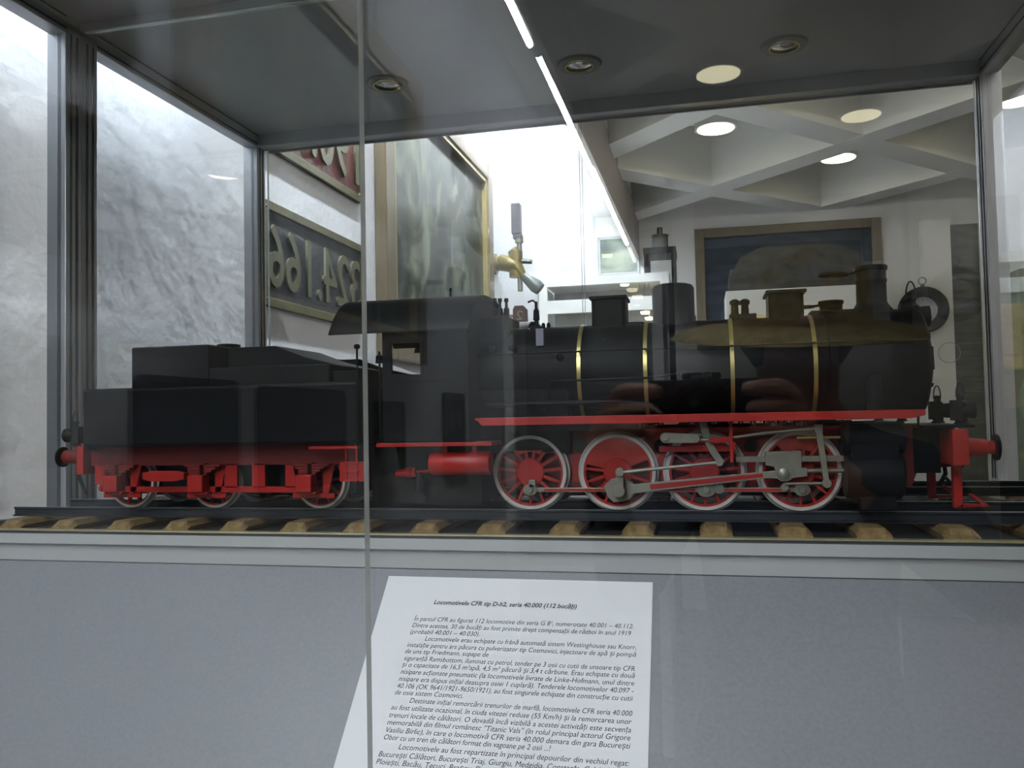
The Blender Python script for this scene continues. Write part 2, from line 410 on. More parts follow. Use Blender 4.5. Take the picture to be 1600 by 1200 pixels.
# ------------------------------------------------------------------ information sheet
SL = 1.02; sn = Vector((0, 1, SL)).normalized()      # panel direction away from the viewer and up
PT = Vector((0, PF-.006, ZP2-.0056)); nrm = Vector((0, -SL, 1)).normalized()
x0, _ = at(608, 897, PT.y); x1, _ = at(1020, 907, PT.y)
b = B(); W = x1-x0
sheet = [Vector((x0, 0, 0))+PT+nrm*.0006, Vector((x1, 0, 0))+PT+nrm*.0006]
LEN = .285
vs = [b.verts.new(p+o_) for o_ in (Vector(), -sn*LEN) for p in sheet]; vs2 = [b.verts.new(v.co+nrm*.0003) for v in vs]
for f in ((0, 1, 3, 2),): b.faces.new([vs[i] for i in f]); b.faces.new([vs2[i] for i in f])
for i, j in ((0, 1), (1, 3), (3, 2), (2, 0)): b.faces.new((vs[i], vs[j], vs2[j], vs2[i]))
sh = obj('information_sheet', b, m_paper)
tag(sh, 'white printed sheet of Romanian text lying on the sloping grey panel', 'paper')
def sheetxy(u, v):
    d = fwd+rt*((u-800)/FPX)-up*((v-600)/FPX); o_ = Vector((0, 0, H)); p0 = sheet[0]
    t = (p0-o_).dot(nrm)/d.dot(nrm); p = o_+d*t-p0
    return p.x, p.dot(sn)
TX = [("Locomotivele CFR tip D-h2, seria 40.000 (112 bucăți)", 678, 940, 901, 948),
("În parcul CFR au figurat 112 locomotive din seria G 8¹, numerotate 40.001 – 40.112.", 647, 966, 990, 979),
("Dintre acestea, 30 de bucăți au fost primite drept compensații de război în anul 1919", 644, 976, 986, 990),
("(probabil 40.001 – 40.030).", 641, 986, 749, 991),
("Locomotivele erau echipate cu frână automată sistem Westinghouse sau Knorr,", 664, 997, 994, 1012),
("instalație pentru ars păcura cu pulverizator tip Cosmovici, injectoare de apă și pompă", 636, 1007, 994, 1023),
("de uns tip Friedmann, supape de", 633, 1017, 763, 1023),
("siguranță Ramsbottom, iluminat cu petrol, tender pe 3 osii cu cutii de unsoare tip CFR", 631, 1028, 992, 1045),
("și o capacitate de 16,5 m³apă, 4,5 m³ păcură și 3,4 t cărbune. Erau echipate cu două", 628, 1038, 992, 1056),
("nisipare acționate pneumatic (la locomotivele livrate de Linke-Hofmann, unul dintre", 626, 1049, 991, 1068),
("nisipare era dispus inițial deasupra osiei 1 cuplară). Tenderele locomotivelor 40.097 -", 623, 1060, 990, 1080),
("40.106 (OK 9641/1921-9650/1921), au fost singurele echipate din construcție cu cutii", 620, 1071, 989, 1092),
("de osie sistem Cosmovici.", 617, 1081, 723, 1088),
("Destinate inițial remorcării trenurilor de marfă, locomotivele CFR seria 40.000", 640, 1094, 988, 1116),
("au fost utilizate ocazional, în ciuda vitezei reduse (55 Km/h) și la remorcarea unor", 611, 1104, 987, 1129),
("trenuri locale de călători. O dovadă încă vizibilă a acestei activități este secvența", 608, 1116, 986, 1142),
("memorabilă din filmul românesc \"Titanic Vals\" (în rolul principal actorul Grigore", 605, 1127, 985, 1155),
("Vasiliu Birlic), în care o locomotivă CFR seria 40.000 demara din gara București", 603, 1139, 985, 1168),
("Obor cu un tren de călători format din vagoane pe 2 osii ...!", 600, 1150, 860, 1172),
("Locomotivele au fost repartizate în principal depourilor din vechiul regat:", 623, 1165, 983, 1196),
("București Călători, București Triaj, Giurgiu, Medgidia, Constanța, Galați, Buzău,", 592, 1175, 982, 1211),
("Ploiești, Bacău, Tecuci, Brașov, Pitești, Piatra Olt, Craiova, Timișoara, Oradea", 588, 1187, 981, 1224)]
lines = []; bold = []
for k, (t, ua, va, ub, vb) in enumerate(TX):
    xa, ya = sheetxy(ua, va+4); xb, yb = sheetxy(ub, vb+4)
    (bold if k == 0 else lines).append((t, xa, (ya+yb)/2, max(.005, xb-xa), .0054))
for ls, bo, nm in ((lines, 0.0, 'printed_text'), (bold, .02, 'printed_heading')):
    tb = text_bm(ls, .0054, shear=.2, bold=bo)
    Mx = Matrix.Translation(sheet[0]+nrm*.0005) @ Matrix((Vector((1, 0, 0)), sn, nrm)).transposed().to_4x4()
    tb.transform(Mx); obj(nm, tb, m_ink, sh)

# ------------------------------------------------------------------ track
YC = .7388; ZRL = H-.0797                    # track centre and rail top
trk = thing('model_track', (-.2, YC, ZP), 'model railway track with dark rails on brown wooden sleepers inside the showcase', 'track')
XE = -.668
for s in (-1, 1):
    y = YC+s*(.0359+.0018)
    b = B(); zt = ZRL; zb = ZP+.0090
    prismx(b, [(y-.0033, zb), (y+.0033, zb), (y+.0033, zb+.0008), (y+.0007, zb+.0018), (y+.0007, zt-.0022), (y+.0019, zt-.0016), (y+.0019, zt), (y-.0019, zt), (y-.0019, zt-.0016), (y-.0007, zt-.0022), (y-.0007, zb+.0018), (y-.0033, zb+.0008)], XE, XR-.004)
    rl = obj('rail', b, m_rail, trk)
    b = B(); box(b, XE, XR-.004, y-.0014, y+.0014, zt-.0001, zt+.00012); obj('polished_top', b, m_alu, rl)
sx = at(1115, 828, .68)[0]
pit = .0588
k = -11
first = None
while sx+k*pit < XR-.02:
    xc = sx+k*pit
    if xc > XE-.04:
        if first is None:
            b = B(); zb, zt = ZP+.0001, ZP+.0090
            prof = [(xc-.0125, zb), (xc+.0125, zb), (xc+.0125, zt-.0045), (xc+.0080, zt), (xc-.0080, zt), (xc-.0125, zt-.0045)]
            y0, y1 = .6655, .8115
            a = [[b.verts.new((x, y, z)) for x, z in prof] for y in (y0, y0+.006, y1-.006, y1)]
            for v in a[0]+a[3]: v.co.z = zb+(v.co.z-zb)*.55
            for p, q in zip(a, a[1:]):
                for i in range(6): b.faces.new((p[i], p[(i+1) % 6], q[(i+1) % 6], q[i]))
            b.faces.new(a[0]); b.faces.new(a[3])
            first = obj('sleeper', b, m_wood, trk); fx = xc
        else:
            c = first.copy(); C.objects.link(c); c.location = Vector((xc-fx+random.uniform(-.002, .002), random.uniform(-.0005, .001), 0)); c.rotation_euler = (0, 0, 0)
            c.location += first.location
    k += 1

# ------------------------------------------------------------------ locomotive
YN = YC-.074                                  # near side of cab, running board, tender
ZRB = (at(760, 652, YN)[1]+at(1440, 646, YN)[1])/2
loco = thing('steam_locomotive', (0, YC, ZRL), 'model steam locomotive in black and red with brass boiler bands, in the glass showcase', 'model locomotive')
def X(u, v, Y): return at(u, v, Y)[0]
def Z(u, v, Y): return at(u, v, Y)[1]
def PX(pts, Y): return [at(u, v, Y) for u, v in pts]
xcabF = X(731, 560, YN); xcabR = X(597, 560, YN)
xsbF = at(1436, 560, YC)[0]                    # smokebox front
rB = .0425; zB = Z(960, 507, YC)-rB*1.0
# main frames
for s in (-1, 1):
    y = YC+s*.026
    b = B(); x0 = X(762, 730, .70); x1 = X(1500, 700, .70)
    zt, zb = Z(1000, 671, .70), Z(1000, 762, .70)
    pts = [(x0, zb+.012), (x0, zt)]
    pts += [(x1, zt), (x1, Z(1480, 730, .70)), (X(1440, 730, .7), Z(1440, 735, .70)), (X(1430, 760, .7), zb), (x0+.01, zb)]
    prism(b, pts, y-.0015, y+.0015)
    fm = obj('frame_plate', b, m_reddark, loco)
    b = B()
    for u in (905, 1032, 1175): cyl(b, (X(u, 698, .70), y+s*.0017, Z(u, 698, .70)), (0, 1, 0), .006, .0006, 24)
    objs('lightening_hole', b, m_blackm, fm)
    b = B()
    for u in (897, 1033, 1176):
        box(b, X(u-13, 740, .7), X(u+13, 740, .7), y+s*.0018-.001, y+s*.0018+.004*s+.001 if s > 0 else y-.0058+.004, zb+.004, zb+.028)
    objs('brake_hanger', b, m_red, fm)
# driving wheels
WC = [(828, 740), (965, 740), (1101, 739), (1250, 738)]
RW = .0318
def wheel(xc, side, ns, r, parent, name, pin_ang, cw):
    y = YC+side*.0405; zc = ZRL+r
    b = B(); Y_ = (0, side, 0)
    ringlathe(b, [(-.001, r*.90), (-.001, r*.84), (-.006, r*.84), (-.006, r*.90)], (xc, y, zc), Y_, 56)
    for k in range(ns):
        a = 2*PI*k/ns+.1; ca, sa = math.cos(a), math.sin(a)
        p0 = Vector((xc+ca*r*.15, 0, zc+sa*r*.15)); p1 = Vector((xc+ca*r*.88, 0, zc+sa*r*.88)); t = Vector((-sa, 0, ca))
        w0, w1 = .0016, .0009; y0, y1 = y-side*.0012, y-side*.005
        vv = [b.verts.new((p.x+t.x*q, yy_, p.z+t.z*q)) for p, w_ in ((p0, w0), (p1, w1)) for q in (-w_, w_) for yy_ in (y0, y1)]
        for f in ((0, 1, 3, 2), (4, 5, 7, 6), (0, 2, 6, 4), (1, 3, 7, 5), (0, 4, 5, 1), (2, 6, 7, 3)): b.faces.new([vv[i] for i in f])
    lathe(b, [(-.007, r*.38), (-.0008, r*.38), (0, r*.35)], (xc, y, zc), Y_, 28)
    # crank boss
    px_, pz_ = xc+math.cos(pin_ang)*.0145, zc+math.sin(pin_ang)*.0145
    lathe(b, [(-.005, r*.17), (0, r*.17)], (px_, y, pz_), Y_, 20)
    d = Vector((math.cos(pin_ang), 0, math.sin(pin_ang))); t = Vector((-d.z, 0, d.x))
    q = [Vector((xc, 0, zc))+t*r*.2, Vector((xc, 0, zc))-t*r*.2, Vector((px_, 0, pz_))-t*r*.16, Vector((px_, 0, pz_))+t*r*.16]
    prism(b, [(p.x, p.z) for p in q], y-side*.0001, y-side*.005)
    if cw:
        n = 14; hw = cw; a0 = pin_ang+PI
        out = [(xc+math.cos(a0-hw+2*hw*i/n)*r*.86, zc+math.sin(a0-hw+2*hw*i/n)*r*.86) for i in range(n+1)]
        rin = .30 if cw > 1 else .55
        inn = [(xc+math.cos(a0+hw-2*hw*i/n)*r*rin, zc+math.sin(a0+hw-2*hw*i/n)*r*rin) for i in range(n+1)]
        prism(b, out+inn, y-side*.0006, y-side*.005)
    wh = obj(name, b, m_red, parent, smooth=True)
    b = B(); ringlathe(b, [(0, r*.985), (0, r*.90), (-.007, r*.90), (-.0075, r*1.04), (-.0060, r*1.06), (-.0050, r), (-.001, r)], (xc, y, zc), Y_, 64)
    tr = obj('tire', b, m_white, wh, smooth=True); tag(tr, 'off-white wheel tire')
    return wh
PA = -PI/2+.06
wx = []
for i, (u, v) in enumerate(WC):
    xc = X(u, v, YC-.0405); wx.append(xc)
    for s in (-1, 1): wheel(xc, s, 15, RW, loco, 'driving_wheel', PA if s < 0 else 0.06, (1.25 if i == 1 else .6))
for xc in wx:
    b = B(); cyl(b, (xc, YC, ZRL+RW), (0, 1, 0), .004, .07, 16); obj('axle', b, m_steeld, loco, smooth=True)
# rods
def bar(bm, p, q, w0, w1, y0, y1, n=1):
    p, q = Vector((p[0], 0, p[1])), Vector((q[0], 0, q[1])); d = (q-p).normalized(); t = Vector((-d.z, 0, d.x))
    prism(bm, [((p+t*w0).x, (p+t*w0).z), ((q+t*w1).x, (q+t*w1).z), ((q-t*w1).x, (q-t*w1).z), ((p-t*w0).x, (p-t*w0).z)], y0, y1)
def fluted(name, p, q, w0, w1, y0, y1, side):
    b = B(); bar(b, p, q, w0, w1, y0, y1); r_ = obj(name, b, m_steel, loco, bevel=.0003)
    p_, q_ = Vector(p), Vector(q); d = q_-p_
    b = B(); yf = y0 if side < 0 else y1
    bar(b, tuple(p_+d*.14), tuple(p_+d*.90), w0*.55, w1*.55, yf-.0003, yf+.0003); fl = obj('flute', b, m_red, r_); tag(fl, 'red painted flute')
zp = ZRL+RW
for s in (-1, 1):
    ang = PA if s < 0 else .06
    pins = [(x+math.cos(ang)*.0145, zp+math.sin(ang)*.0145) for x in wx]
    def yr(a, b_): return tuple(sorted((YC+s*a, YC+s*b_)))
    for i in range(3):
        fluted('coupling_rod', (pins[i][0]+.002, pins[i][1]), (pins[i+1][0]-.002, pins[i+1][1]), .0018, .0018, *yr(.0420, .0445), s)
    for i, p in enumerate(pins):
        b = B()
        y0, y1 = yr(.0415, .0455)
        rr = (.0052, .0095, .0062, .0052)[i]
        if i == 1:
            prism(b, [(p[0]-.012, p[1]+.003), (p[0]-.006, p[1]+.009), (p[0]+.004, p[1]+.010), (p[0]+.012, p[1]+.006), (p[0]+.014, p[1]-.002), (p[0]+.009, p[1]-.008), (p[0]-.004, p[1]-.0105), (p[0]-.009, p[1]-.006)], y0, y1)
        else:
            n = 14; prism(b, [(p[0]+math.cos(2*PI*k/n)*rr*1.2, p[1]+math.sin(2*PI*k/n)*rr*.95) for k in range(n)], y0, y1)
            if i == 0: box(b, p[0]-.001, p[0]+.0045, y0, y1, p[1]+.002, p[1]+.0085)
            if i == 2: cyl(b, (p[0]+.010, (y0+y1)/2, p[1]+.001), (0, 1, 0), .0042, y1-y0, 16)
        cyl(b, (p[0], YC+s*.046, p[1]), (0, 1, 0), .0026, .0045, 16)
        obj('rod_bearing', b, m_steel, loco, bevel=.0003)
    # main rod, crosshead, piston rod
    YQ = YC-.049
    xh = at(1224, 740, YQ)
    cx = xh[0] if s < 0 else xh[0]+.006; cz = xh[1]
    fluted('main_rod', (pins[1][0]+.010, pins[1][1]+.001), (cx-.004, cz), .0038, .0026, *yr(.0468, .0495), s)
    b = B(); y0, y1 = yr(.0445, .0515)
    dx = cx-xh[0]
    cpts = [(1195, 706), (1252, 704), (1252, 731), (1261, 731), (1261, 744), (1238, 747), (1231, 752), (1220, 752), (1215, 748), (1198, 747), (1199, 739), (1211, 735), (1209, 729), (1196, 727)]
    prism(b, [(x+dx, z) for x, z in PX(cpts, YQ)], y0, y1)
    ch = obj('crosshead', b, m_steel, loco, bevel=.0004)
    b = B(); yo = YC+s*.0525
    lathe(b, [(-.002, .0048), (.0005, .0044), (.0015, .002), (.0018, 0)], (cx, yo, cz), (0, s, 0), 20)
    lathe(b, [(-.002, .0032), (.0012, .0030)], (cx+.0005, yo-.001*s, cz-.0105), (0, s, 0), 16)
    for (u, v) in ((1200, 709), (1247, 708)):
        xx, zz = at(u, v, YQ); lathe(b, [(-.001, .0009), (.0006, .0008)], (xx+dx, YC+s*.0515, zz), (0, s, 0), 10)
    obj('crosshead_pin', b, m_steel, ch, smooth=True)
    b = B(); xa, za = at(1150, 717, YQ); xb, zb_ = at(1325, 717, YQ); zs = (za+zb_)/2
    y0, y1 = yr(.0455, .0490); box(b, xa, xb, y0, y1, zs-.0022, zs+.0022); obj('slide_bar', b, m_steel, loco)
    b = B(); tube(b, [(cx+.012, YC+s*.0475, cz+.002), (xb+.01, YC+s*.0475, cz+.002)], .0018, 12); obj('piston_rod', b, m_steel, loco, smooth=True)
    # return crank, eccentric rod, expansion link, radius rod, combination lever
    if s < 0:
        e0 = at(969, 738, YC-.054); pc = pins[1]
        b = B(); bar(b, (pc[0]+.001, pc[1]), e0, .0040, .0030, YC-.0555, YC-.0510); cyl(b, (pc[0]+.001, YC-.053, pc[1]), (0, 1, 0), .0052, .006, 18); cyl(b, (e0[0], YC-.054, e0[1]), (0, 1, 0), .0038, .007, 18)
        obj('return_crank', b, m_steel, loco, bevel=.0004)
        e1 = at(1124, 722, YC-.054)
        b = B(); tube(b, [(e0[0], YC-.0575, e0[1]), (e1[0], YC-.0575, e1[1])], [.0016, .0013], 12); cyl(b, (e0[0], YC-.0575, e0[1]), (0, 1, 0), .0032, .003, 16); cyl(b, (e1[0], YC-.0575, e1[1]), (0, 1, 0), .0030, .003, 16)
        obj('eccentric_rod', b, m_steel, loco, smooth=True)
        b = B(); out = []
        cc = [(1098, 658), (1102, 675), (1108, 692), (1116, 708), (1127, 723)]
        lft = PX([(u-6, v+1) for u, v in cc], YC-.052); rgt = PX([(u+6, v-1) for u, v in cc], YC-.052)
        prism(b, lft+rgt[::-1], YC-.0555, YC-.0505); obj('expansion_link', b, m_steel, loco, bevel=.0004)
        b = B(); n = 10
        a_, c_ = at(1040, 684, YC-.060), at(1086, 685, YC-.060)
        pts = [(a_[0]+math.cos(PI/2+PI*k/n)*.0042, a_[1]+math.sin(PI/2+PI*k/n)*.0042) for k in range(n+1)]+[(c_[0]+math.cos(-PI/2+PI*k/n)*.0036, c_[1]+math.sin(-PI/2+PI*k/n)*.0036) for k in range(n+1)]
        prism(b, pts, YC-.0625, YC-.0600)
        for q, r_ in ((a_, .0026), (c_, .0016)): cyl(b, (q[0], YC-.063, q[1]), (0, 1, 0), r_, .002, 16)
        obj('reversing_lever', b, m_steel, loco, bevel=.0003)
        b = B(); pts = [at(u, v, YC-.054) for u, v in ((1088, 687), (1120, 687), (1150, 683), (1190, 677), (1240, 672), (1278, 669))]
        tube(b, [(x, YC-.0565, z) for x, z in pts], [.0016, .0014, .0014, .0015, .0016, .0022], 12); box(b, pts[-1][0]-.003, pts[-1][0]+.003, YC-.0585, YC-.0545, pts[-1][1]-.003, pts[-1][1]+.003)
        obj('radius_rod', b, m_steel, loco, smooth=True)
        b = B(); p_ = at(1278, 669, YC-.054); q_ = at(1291, 755, YC-.054)
        bar(b, p_, q_, .0024, .0020, YC-.0580, YC-.0555); cyl(b, (q_[0], YC-.0565, q_[1]), (0, 1, 0), .0035, .004, 16); obj('combination_lever', b, m_steel, loco, bevel=.0003)
        b = B(); p2 = at(1227, 756, YC-.054); tube(b, [(p2[0], YC-.0545, p2[1]), (q_[0], YC-.0545, q_[1])], .0011, 10); obj('union_link', b, m_steel, loco, smooth=True)
        b = B(); p2 = at(1245, 684, YC-.05); p3 = at(1312, 685, YC-.05); tube(b, [(p2[0], YC-.050, p2[1]), (p3[0]+.01, YC-.050, p2[1])], .0011, 10); obj('valve_rod', b, m_brass, loco, smooth=True)
    # red motion bracket
    b = B(); (xa, za), (xb, zb_) = at(1139, 655, YC-.06), at(1146, 722, YC-.06); y0, y1 = yr(.0560, .0620)
    box(b, xa, xb, y0, y1, zb_, za); xa2, za2 = at(1108, 683, YC-.06); xb2, zb2 = at(1142, 691, YC-.06); box(b, xa2, xb2, *yr(.0565, .0610), zb2, za2)
    xa2, za2 = at(1030, 697, YC-.05); xb2, zb2 = at(1142, 702, YC-.05); box(b, xa2, xb2, *yr(.048, .052), zb2-.0015, za2)
    box(b, xb-.001, xb+.002, *yr(.03, .060), zb2, za2+.003)
    obj('motion_bracket', b, m_red, loco)
    # cylinder block
    b = B(); xa, za = at(1322, 668, YC-.066); xb, zb_ = at(1418, 785, YC-.066); y0, y1 = yr(.034, .068)
    cyzt = Z(1370, 712, YC-.055)
    zc1 = Z(1370, 742, YC-.055); cyl(b, ((xa+xb)/2, YC+s*.050, zc1), (1, 0, 0), .0185, xb-xa, 32, ch=.0015)
    zc2 = Z(1370, 686, YC-.055); cyl(b, ((xa+xb)/2, YC+s*.052, zc2), (1, 0, 0), .0125, (xb-xa)*1.1, 28, ch=.0015)
    box(b, xa+.004, xb-.004, *yr(.030, .064), zc1, zc2+.004); box(b, xa+.01, xb-.006, *yr(.046, .058), ZRL+.0035, zc1)
    obj('cylinder_block', b, m_black, loco, smooth=True)
    # running board
    b = B(); xa = X(742, 652, YN); xb = X(1446, 645, YN)
    y0, y1 = yr(.040, .074); box(b, xa, xb, y0, y1, ZRB-.001, ZRB+.0012)
    yo0, yo1 = yr(.0725, .0745)
    prism(b, [(xa, ZRB+.0012), (xb-.008, ZRB+.0012), (xb, ZRB-.0005), (xb, ZRB-.0030), (xb-.010, ZRB-.0052), (xa+.006, ZRB-.0052)], yo0, yo1)
    obj('running_board', b, m_red, loco, bevel=.0003)
    b = B()
    for u in (1030, 1075, 1160, 1180, 1202, 1225, 1240, 1253): xx, zz = at(u, 665, YC-.03); box(b, xx-.0006, xx+.0006, *yr(.026, .034), zz, ZRB)
    box(b, X(780, 660, .7), X(1000, 660, .7), *yr(.028, .060), Z(900, 672, .7), ZRB-.001)
    objs('board_support', b, m_blackm, loco)
# boiler, firebox, smokebox
x0 = xcabF; xf = X(880, 560, YC); xs = X(1282, 500, YC)
b = B(); lathe(b, [(0, rB), (xs-x0, rB)], (x0, YC, zB), (1, 0, 0), 64); obj('boiler', b, m_black, loco, smooth=True)
b = B(); rS = rB+.0022; Ls = xsbF-xs
lathe(b, [(0, rS-.0015), (.001, rS), (Ls-.003, rS), (Ls-.0005, rS-.003), (Ls, rS-.009), (Ls+.004, rS-.018), (Ls+.006, .008), (Ls+.0065, 0)], (xs, YC, zB), (1, 0, 0), 64); sb = obj('smokebox', b, m_black, loco, smooth=True)
b = B(); hx = xs+Ls+.004
tube(b, [(hx-.002, YC-.012, zB+.012), (hx+.003, YC-.012, zB+.012), (hx+.0035, YC-.012, zB-.006), (hx-.002, YC-.012, zB-.006)], .0011, 8)
tube(b, [(hx-.002, YC-.004, zB-.020), (hx+.004, YC-.004, zB-.019), (hx+.0045, YC-.004, zB-.017)], .0012, 8)
cyl(b, (hx+.003, YC, zB), (1, 0, 0), .004, .006, 16)
obj('door_handle', b, m_blackm, sb, smooth=True)
b = B(); box(b, X(752, 600, YC), X(900, 600, YC), YC-.040, YC+.040, ZRB-.030, zB); obj('firebox', b, m_black, loco, bevel=.003)
for u in (905, 1008, 1143, 1272):
    xx = X(u, 540, YC-.035)
    b = B(); ringlathe(b, [(-.0016, rB-.0005), (-.0016, rB+.0007), (.0016, rB+.0007), (.0016, rB-.0005)], (xx, YC, zB), (1, 0, 0), 64)
    obj('boiler_band', b, m_brass, loco, smooth=True)
for s in (-1, 1):
    hz = Z(1000, 546, YC-.042); yh = YC+s*(rB+.003)
    b = B(); tube(b, [(xcabF, yh, hz), (xsbF-.002, yh, hz)], .0007, 8)
    for u in (800, 905, 1008, 1143, 1272, 1400): tube(b, [(X(u, 546, YC-.042), YC+s*(rB-.006), hz), (X(u, 546, YC-.042), yh, hz)], .0009, 8)
    obj('handrail', b, m_black if s < 0 else m_blackm, loco, smooth=True)
    b = B(); pz = Z(1000, 592, YC-.045)
    tube(b, [(X(850, 610, YC-.045), YC+s*.049, ZRB+.006), (X(862, 598, YC-.045), YC+s*.049, pz), (X(1010, 594, YC-.045), YC+s*.049, pz+.0005), (X(1060, 588, YC-.045), YC+s*.050, pz+.003)], .0009, 8)
    tube(b, [(X(760, 620, YC-.05), YC+s*.053, ZRB+.012), (X(960, 618, YC-.05), YC+s*.053, ZRB+.0125), (X(1015, 625, YC-.05), YC+s*.055, ZRB+.009), (X(1035, 640, YC-.05), YC+s*.056, ZRB+.0015)], .0022, 10)
    obj('feed_pipe', b, m_black, loco, smooth=True)
    b = B()
    for u, v in ((800, 543), (875, 558), (768, 545)):
        xx, zz = at(u, v, YC-.04); lathe(b, [(-.003, .003), (.002, .003), (.003, .0015)], (xx, YC+s*.041, zz), (0, s, 0), 16)
    objs('washout_plug', b, m_black, loco, smooth=True)
# plate on the firebox side, sloping steps
b = B(); xa, za = at(840, 515, YC-.03); xb, zb_ = at(852, 541, YC-.03); prism(b, [(xa, zb_), (xb, zb_), (xb, za), (xa, za)], YC-.0385, YC-.033)
o = obj('maker_plate', b, mat('lavender_plate', (.15, .14, .20), .3), loco); tag(o, 'small pale lavender plate')
# domes and sandboxes
def sandbox(ua, ub, vt, vb, lid):
    xa, xb = X(ua, vt, YC), X(ub, vt, YC); zt = Z((ua+ub)/2, vt, YC); b = B()
    wy = .017; n = 5; r_ = .003
    cs = [(xa, YC-wy+r_), (xa+r_, YC-wy), (xb-r_, YC-wy), (xb, YC-wy+r_), (xb, YC+wy-r_), (xb-r_, YC+wy), (xa+r_, YC+wy), (xa, YC+wy-r_)]
    lo = [b.verts.new((x, y, zB+rB*.85)) for x, y in cs]; hi = [b.verts.new((x, y, zt-.002)) for x, y in cs]
    for i in range(8): b.faces.new((lo[i], lo[(i+1) % 8], hi[(i+1) % 8], hi[i]))
    b.faces.new(lo); b.faces.new(hi); sbx = obj('sandbox', b, m_black, loco)
    b = B(); box(b, xa-lid, xb+lid, YC-wy-lid, YC+wy+lid, zt-.0028, zt); obj('lid', b, m_black, sbx, bevel=.0006)
sandbox(927, 979, 466, 505, .0016); sandbox(1198, 1252, 457, 497, .0022)
xa, xb = X(1019, 470, YC), X(1085, 470, YC); rD = (xb-xa)/2; zt = Z(1052, 445, YC)
b = B(); hh = zt-(zB+rB*.8); lathe(b, [(0, rD*1.05), (.008, rD), (hh-.004, rD), (hh-.0012, rD-.0015), (hh, rD-.005), (hh+.0006, 0)], ((xa+xb)/2, YC, zB+rB*.8), (0, 0, 1), 48); obj('steam_dome', b, m_black, loco, smooth=True)
# chimney with swung-out lid
xc = X(1361, 450, YC); zt = Z(1361, 417, YC); rc = (X(1385, 450, YC)-X(1337, 450, YC))/2; z0 = zB+rB*.8
b = B(); hh = zt-z0
lathe(b, [(0, rc*1.75), (.008, rc*1.55), (.013, rc*1.2), (.017, rc*1.0), (hh-.014, rc*.98), (hh-.013, rc*1.04), (hh-.011, rc*1.04), (hh-.010, rc*.98), (hh-.004, rc*1.0), (hh-.003, rc*1.1), (hh, rc*1.1), (hh, rc*.85), (hh-.02, rc*.8), (hh-.02, 0)], (xc, YC, z0), (0, 0, 1), 40)
chm = obj('chimney', b, m_black, loco, smooth=True)
b = B(); xl = X(1306, 424, YC); cyl(b, (xl-.002, YC, zt-.005), (.02, 0, 1), .0125, .0016, 32); tube(b, [(xl, YC, zt-.005), (xc-rc*.9, YC, zt-.004)], .0012, 8); obj('chimney_cover', b, m_black, chm, smooth=True)
# safety valve, whistle, three injector valves, small knobs
b = B(); xx = X(1160, 490, YC); zz = zB+rB-.002
box(b, xx-.011, xx+.011, YC-.008, YC+.008, zz, zz+.0055)
for d_ in (-.0042, .0042): lathe(b, [(0, .0035), (.010, .003), (.011, .0042), (.0135, .0042), (.015, .002)], (xx+d_-.002, YC, zz+.004), (0, 0, 1), 16)
box(b, xx-.008, xx+.006, YC-.0015, YC+.0015, zz+.014, zz+.0158); obj('safety_valve', b, m_black, loco, smooth=True)
b = B(); xx = X(838, 490, YC-.012); yv = YC-.012; zz = zB+rB-.004
lathe(b, [(0, .0065), (.003, .006), (.005, .002), (.009, .0018), (.010, .003), (.018, .0026), (.020, .0014), (.026, .0014), (.0265, 0)], (xx, yv, zz), (0, 0, 1), 16)
tube(b, [(xx, yv, zz+.025), (xx-.003, yv, zz+.0275), (xx-.0075, yv, zz+.026)], .0009, 8); obj('whistle', b, m_black, loco, smooth=True)
b = B()
for u in (849, 857): lathe(b, [(0, .0018), (.0035, .0018), (.005, .001)], (X(u, 507, YC-.01), YC-.01, zB+rB-.002), (0, 0, 1), 10)
objs('filler_knob', b, m_black, loco, smooth=True)
b = B(); xa, za = at(748, 497, YC-.02); xb, _ = at(796, 497, YC-.02); box(b, xa, xb, YC-.028, YC+.022, zB+rB*.5, za)
tr = obj('valve_turret', b, m_black, loco, bevel=.0012)
for u in (773, 781, 791):
    xx, zz = at(u, 466, YC-.02); zb_ = za-.0005; b = B(); h_ = zz-zb_
    lathe(b, [(0, .0026), (h_*.45, .0026), (h_*.5, .0014), (h_*.78, .0012), (h_*.8, .0020), (h_*.98, .0020), (h_, .001)], (xx, YC-.02, zb_), (0, 0, 1), 12); obj('turret_valve', b, m_black, tr, smooth=True)
# generator box by the chimney
b = B(); xx = X(1300, 478, YC); box(b, X(1264, 485, YC), X(1338, 485, YC), YC-.010, YC+.010, zB+rS-.004, Z(1300, 486, YC)); obj('smokebox_saddle', b, m_black, loco, bevel=.001)
# smokebox side panel pipe
b = B(); xa, za = at(1352, 585, YC-.045); xb, zb_ = at(1378, 640, YC-.045); cyl(b, ((xa+xb)/2, YC-.047, (za+zb_)/2), (0, 0, 1), (xb-xa)/2, za-zb_, 24, ch=.001); cyl(b, ((xa+xb)/2, YC+.047, (za+zb_)/2), (0, 0, 1), (xb-xa)/2, za-zb_, 24); objs('steam_pipe', b, m_black, loco, smooth=True)
b = B(); xx, zz = at(1095, 645, YC-.06); lathe(b, [(-.008, .021), (.006, .021), (.008, .018), (.008, 0)], (xx, YC-.052, zz-.004), (0, -1, 0), 40); b.free()
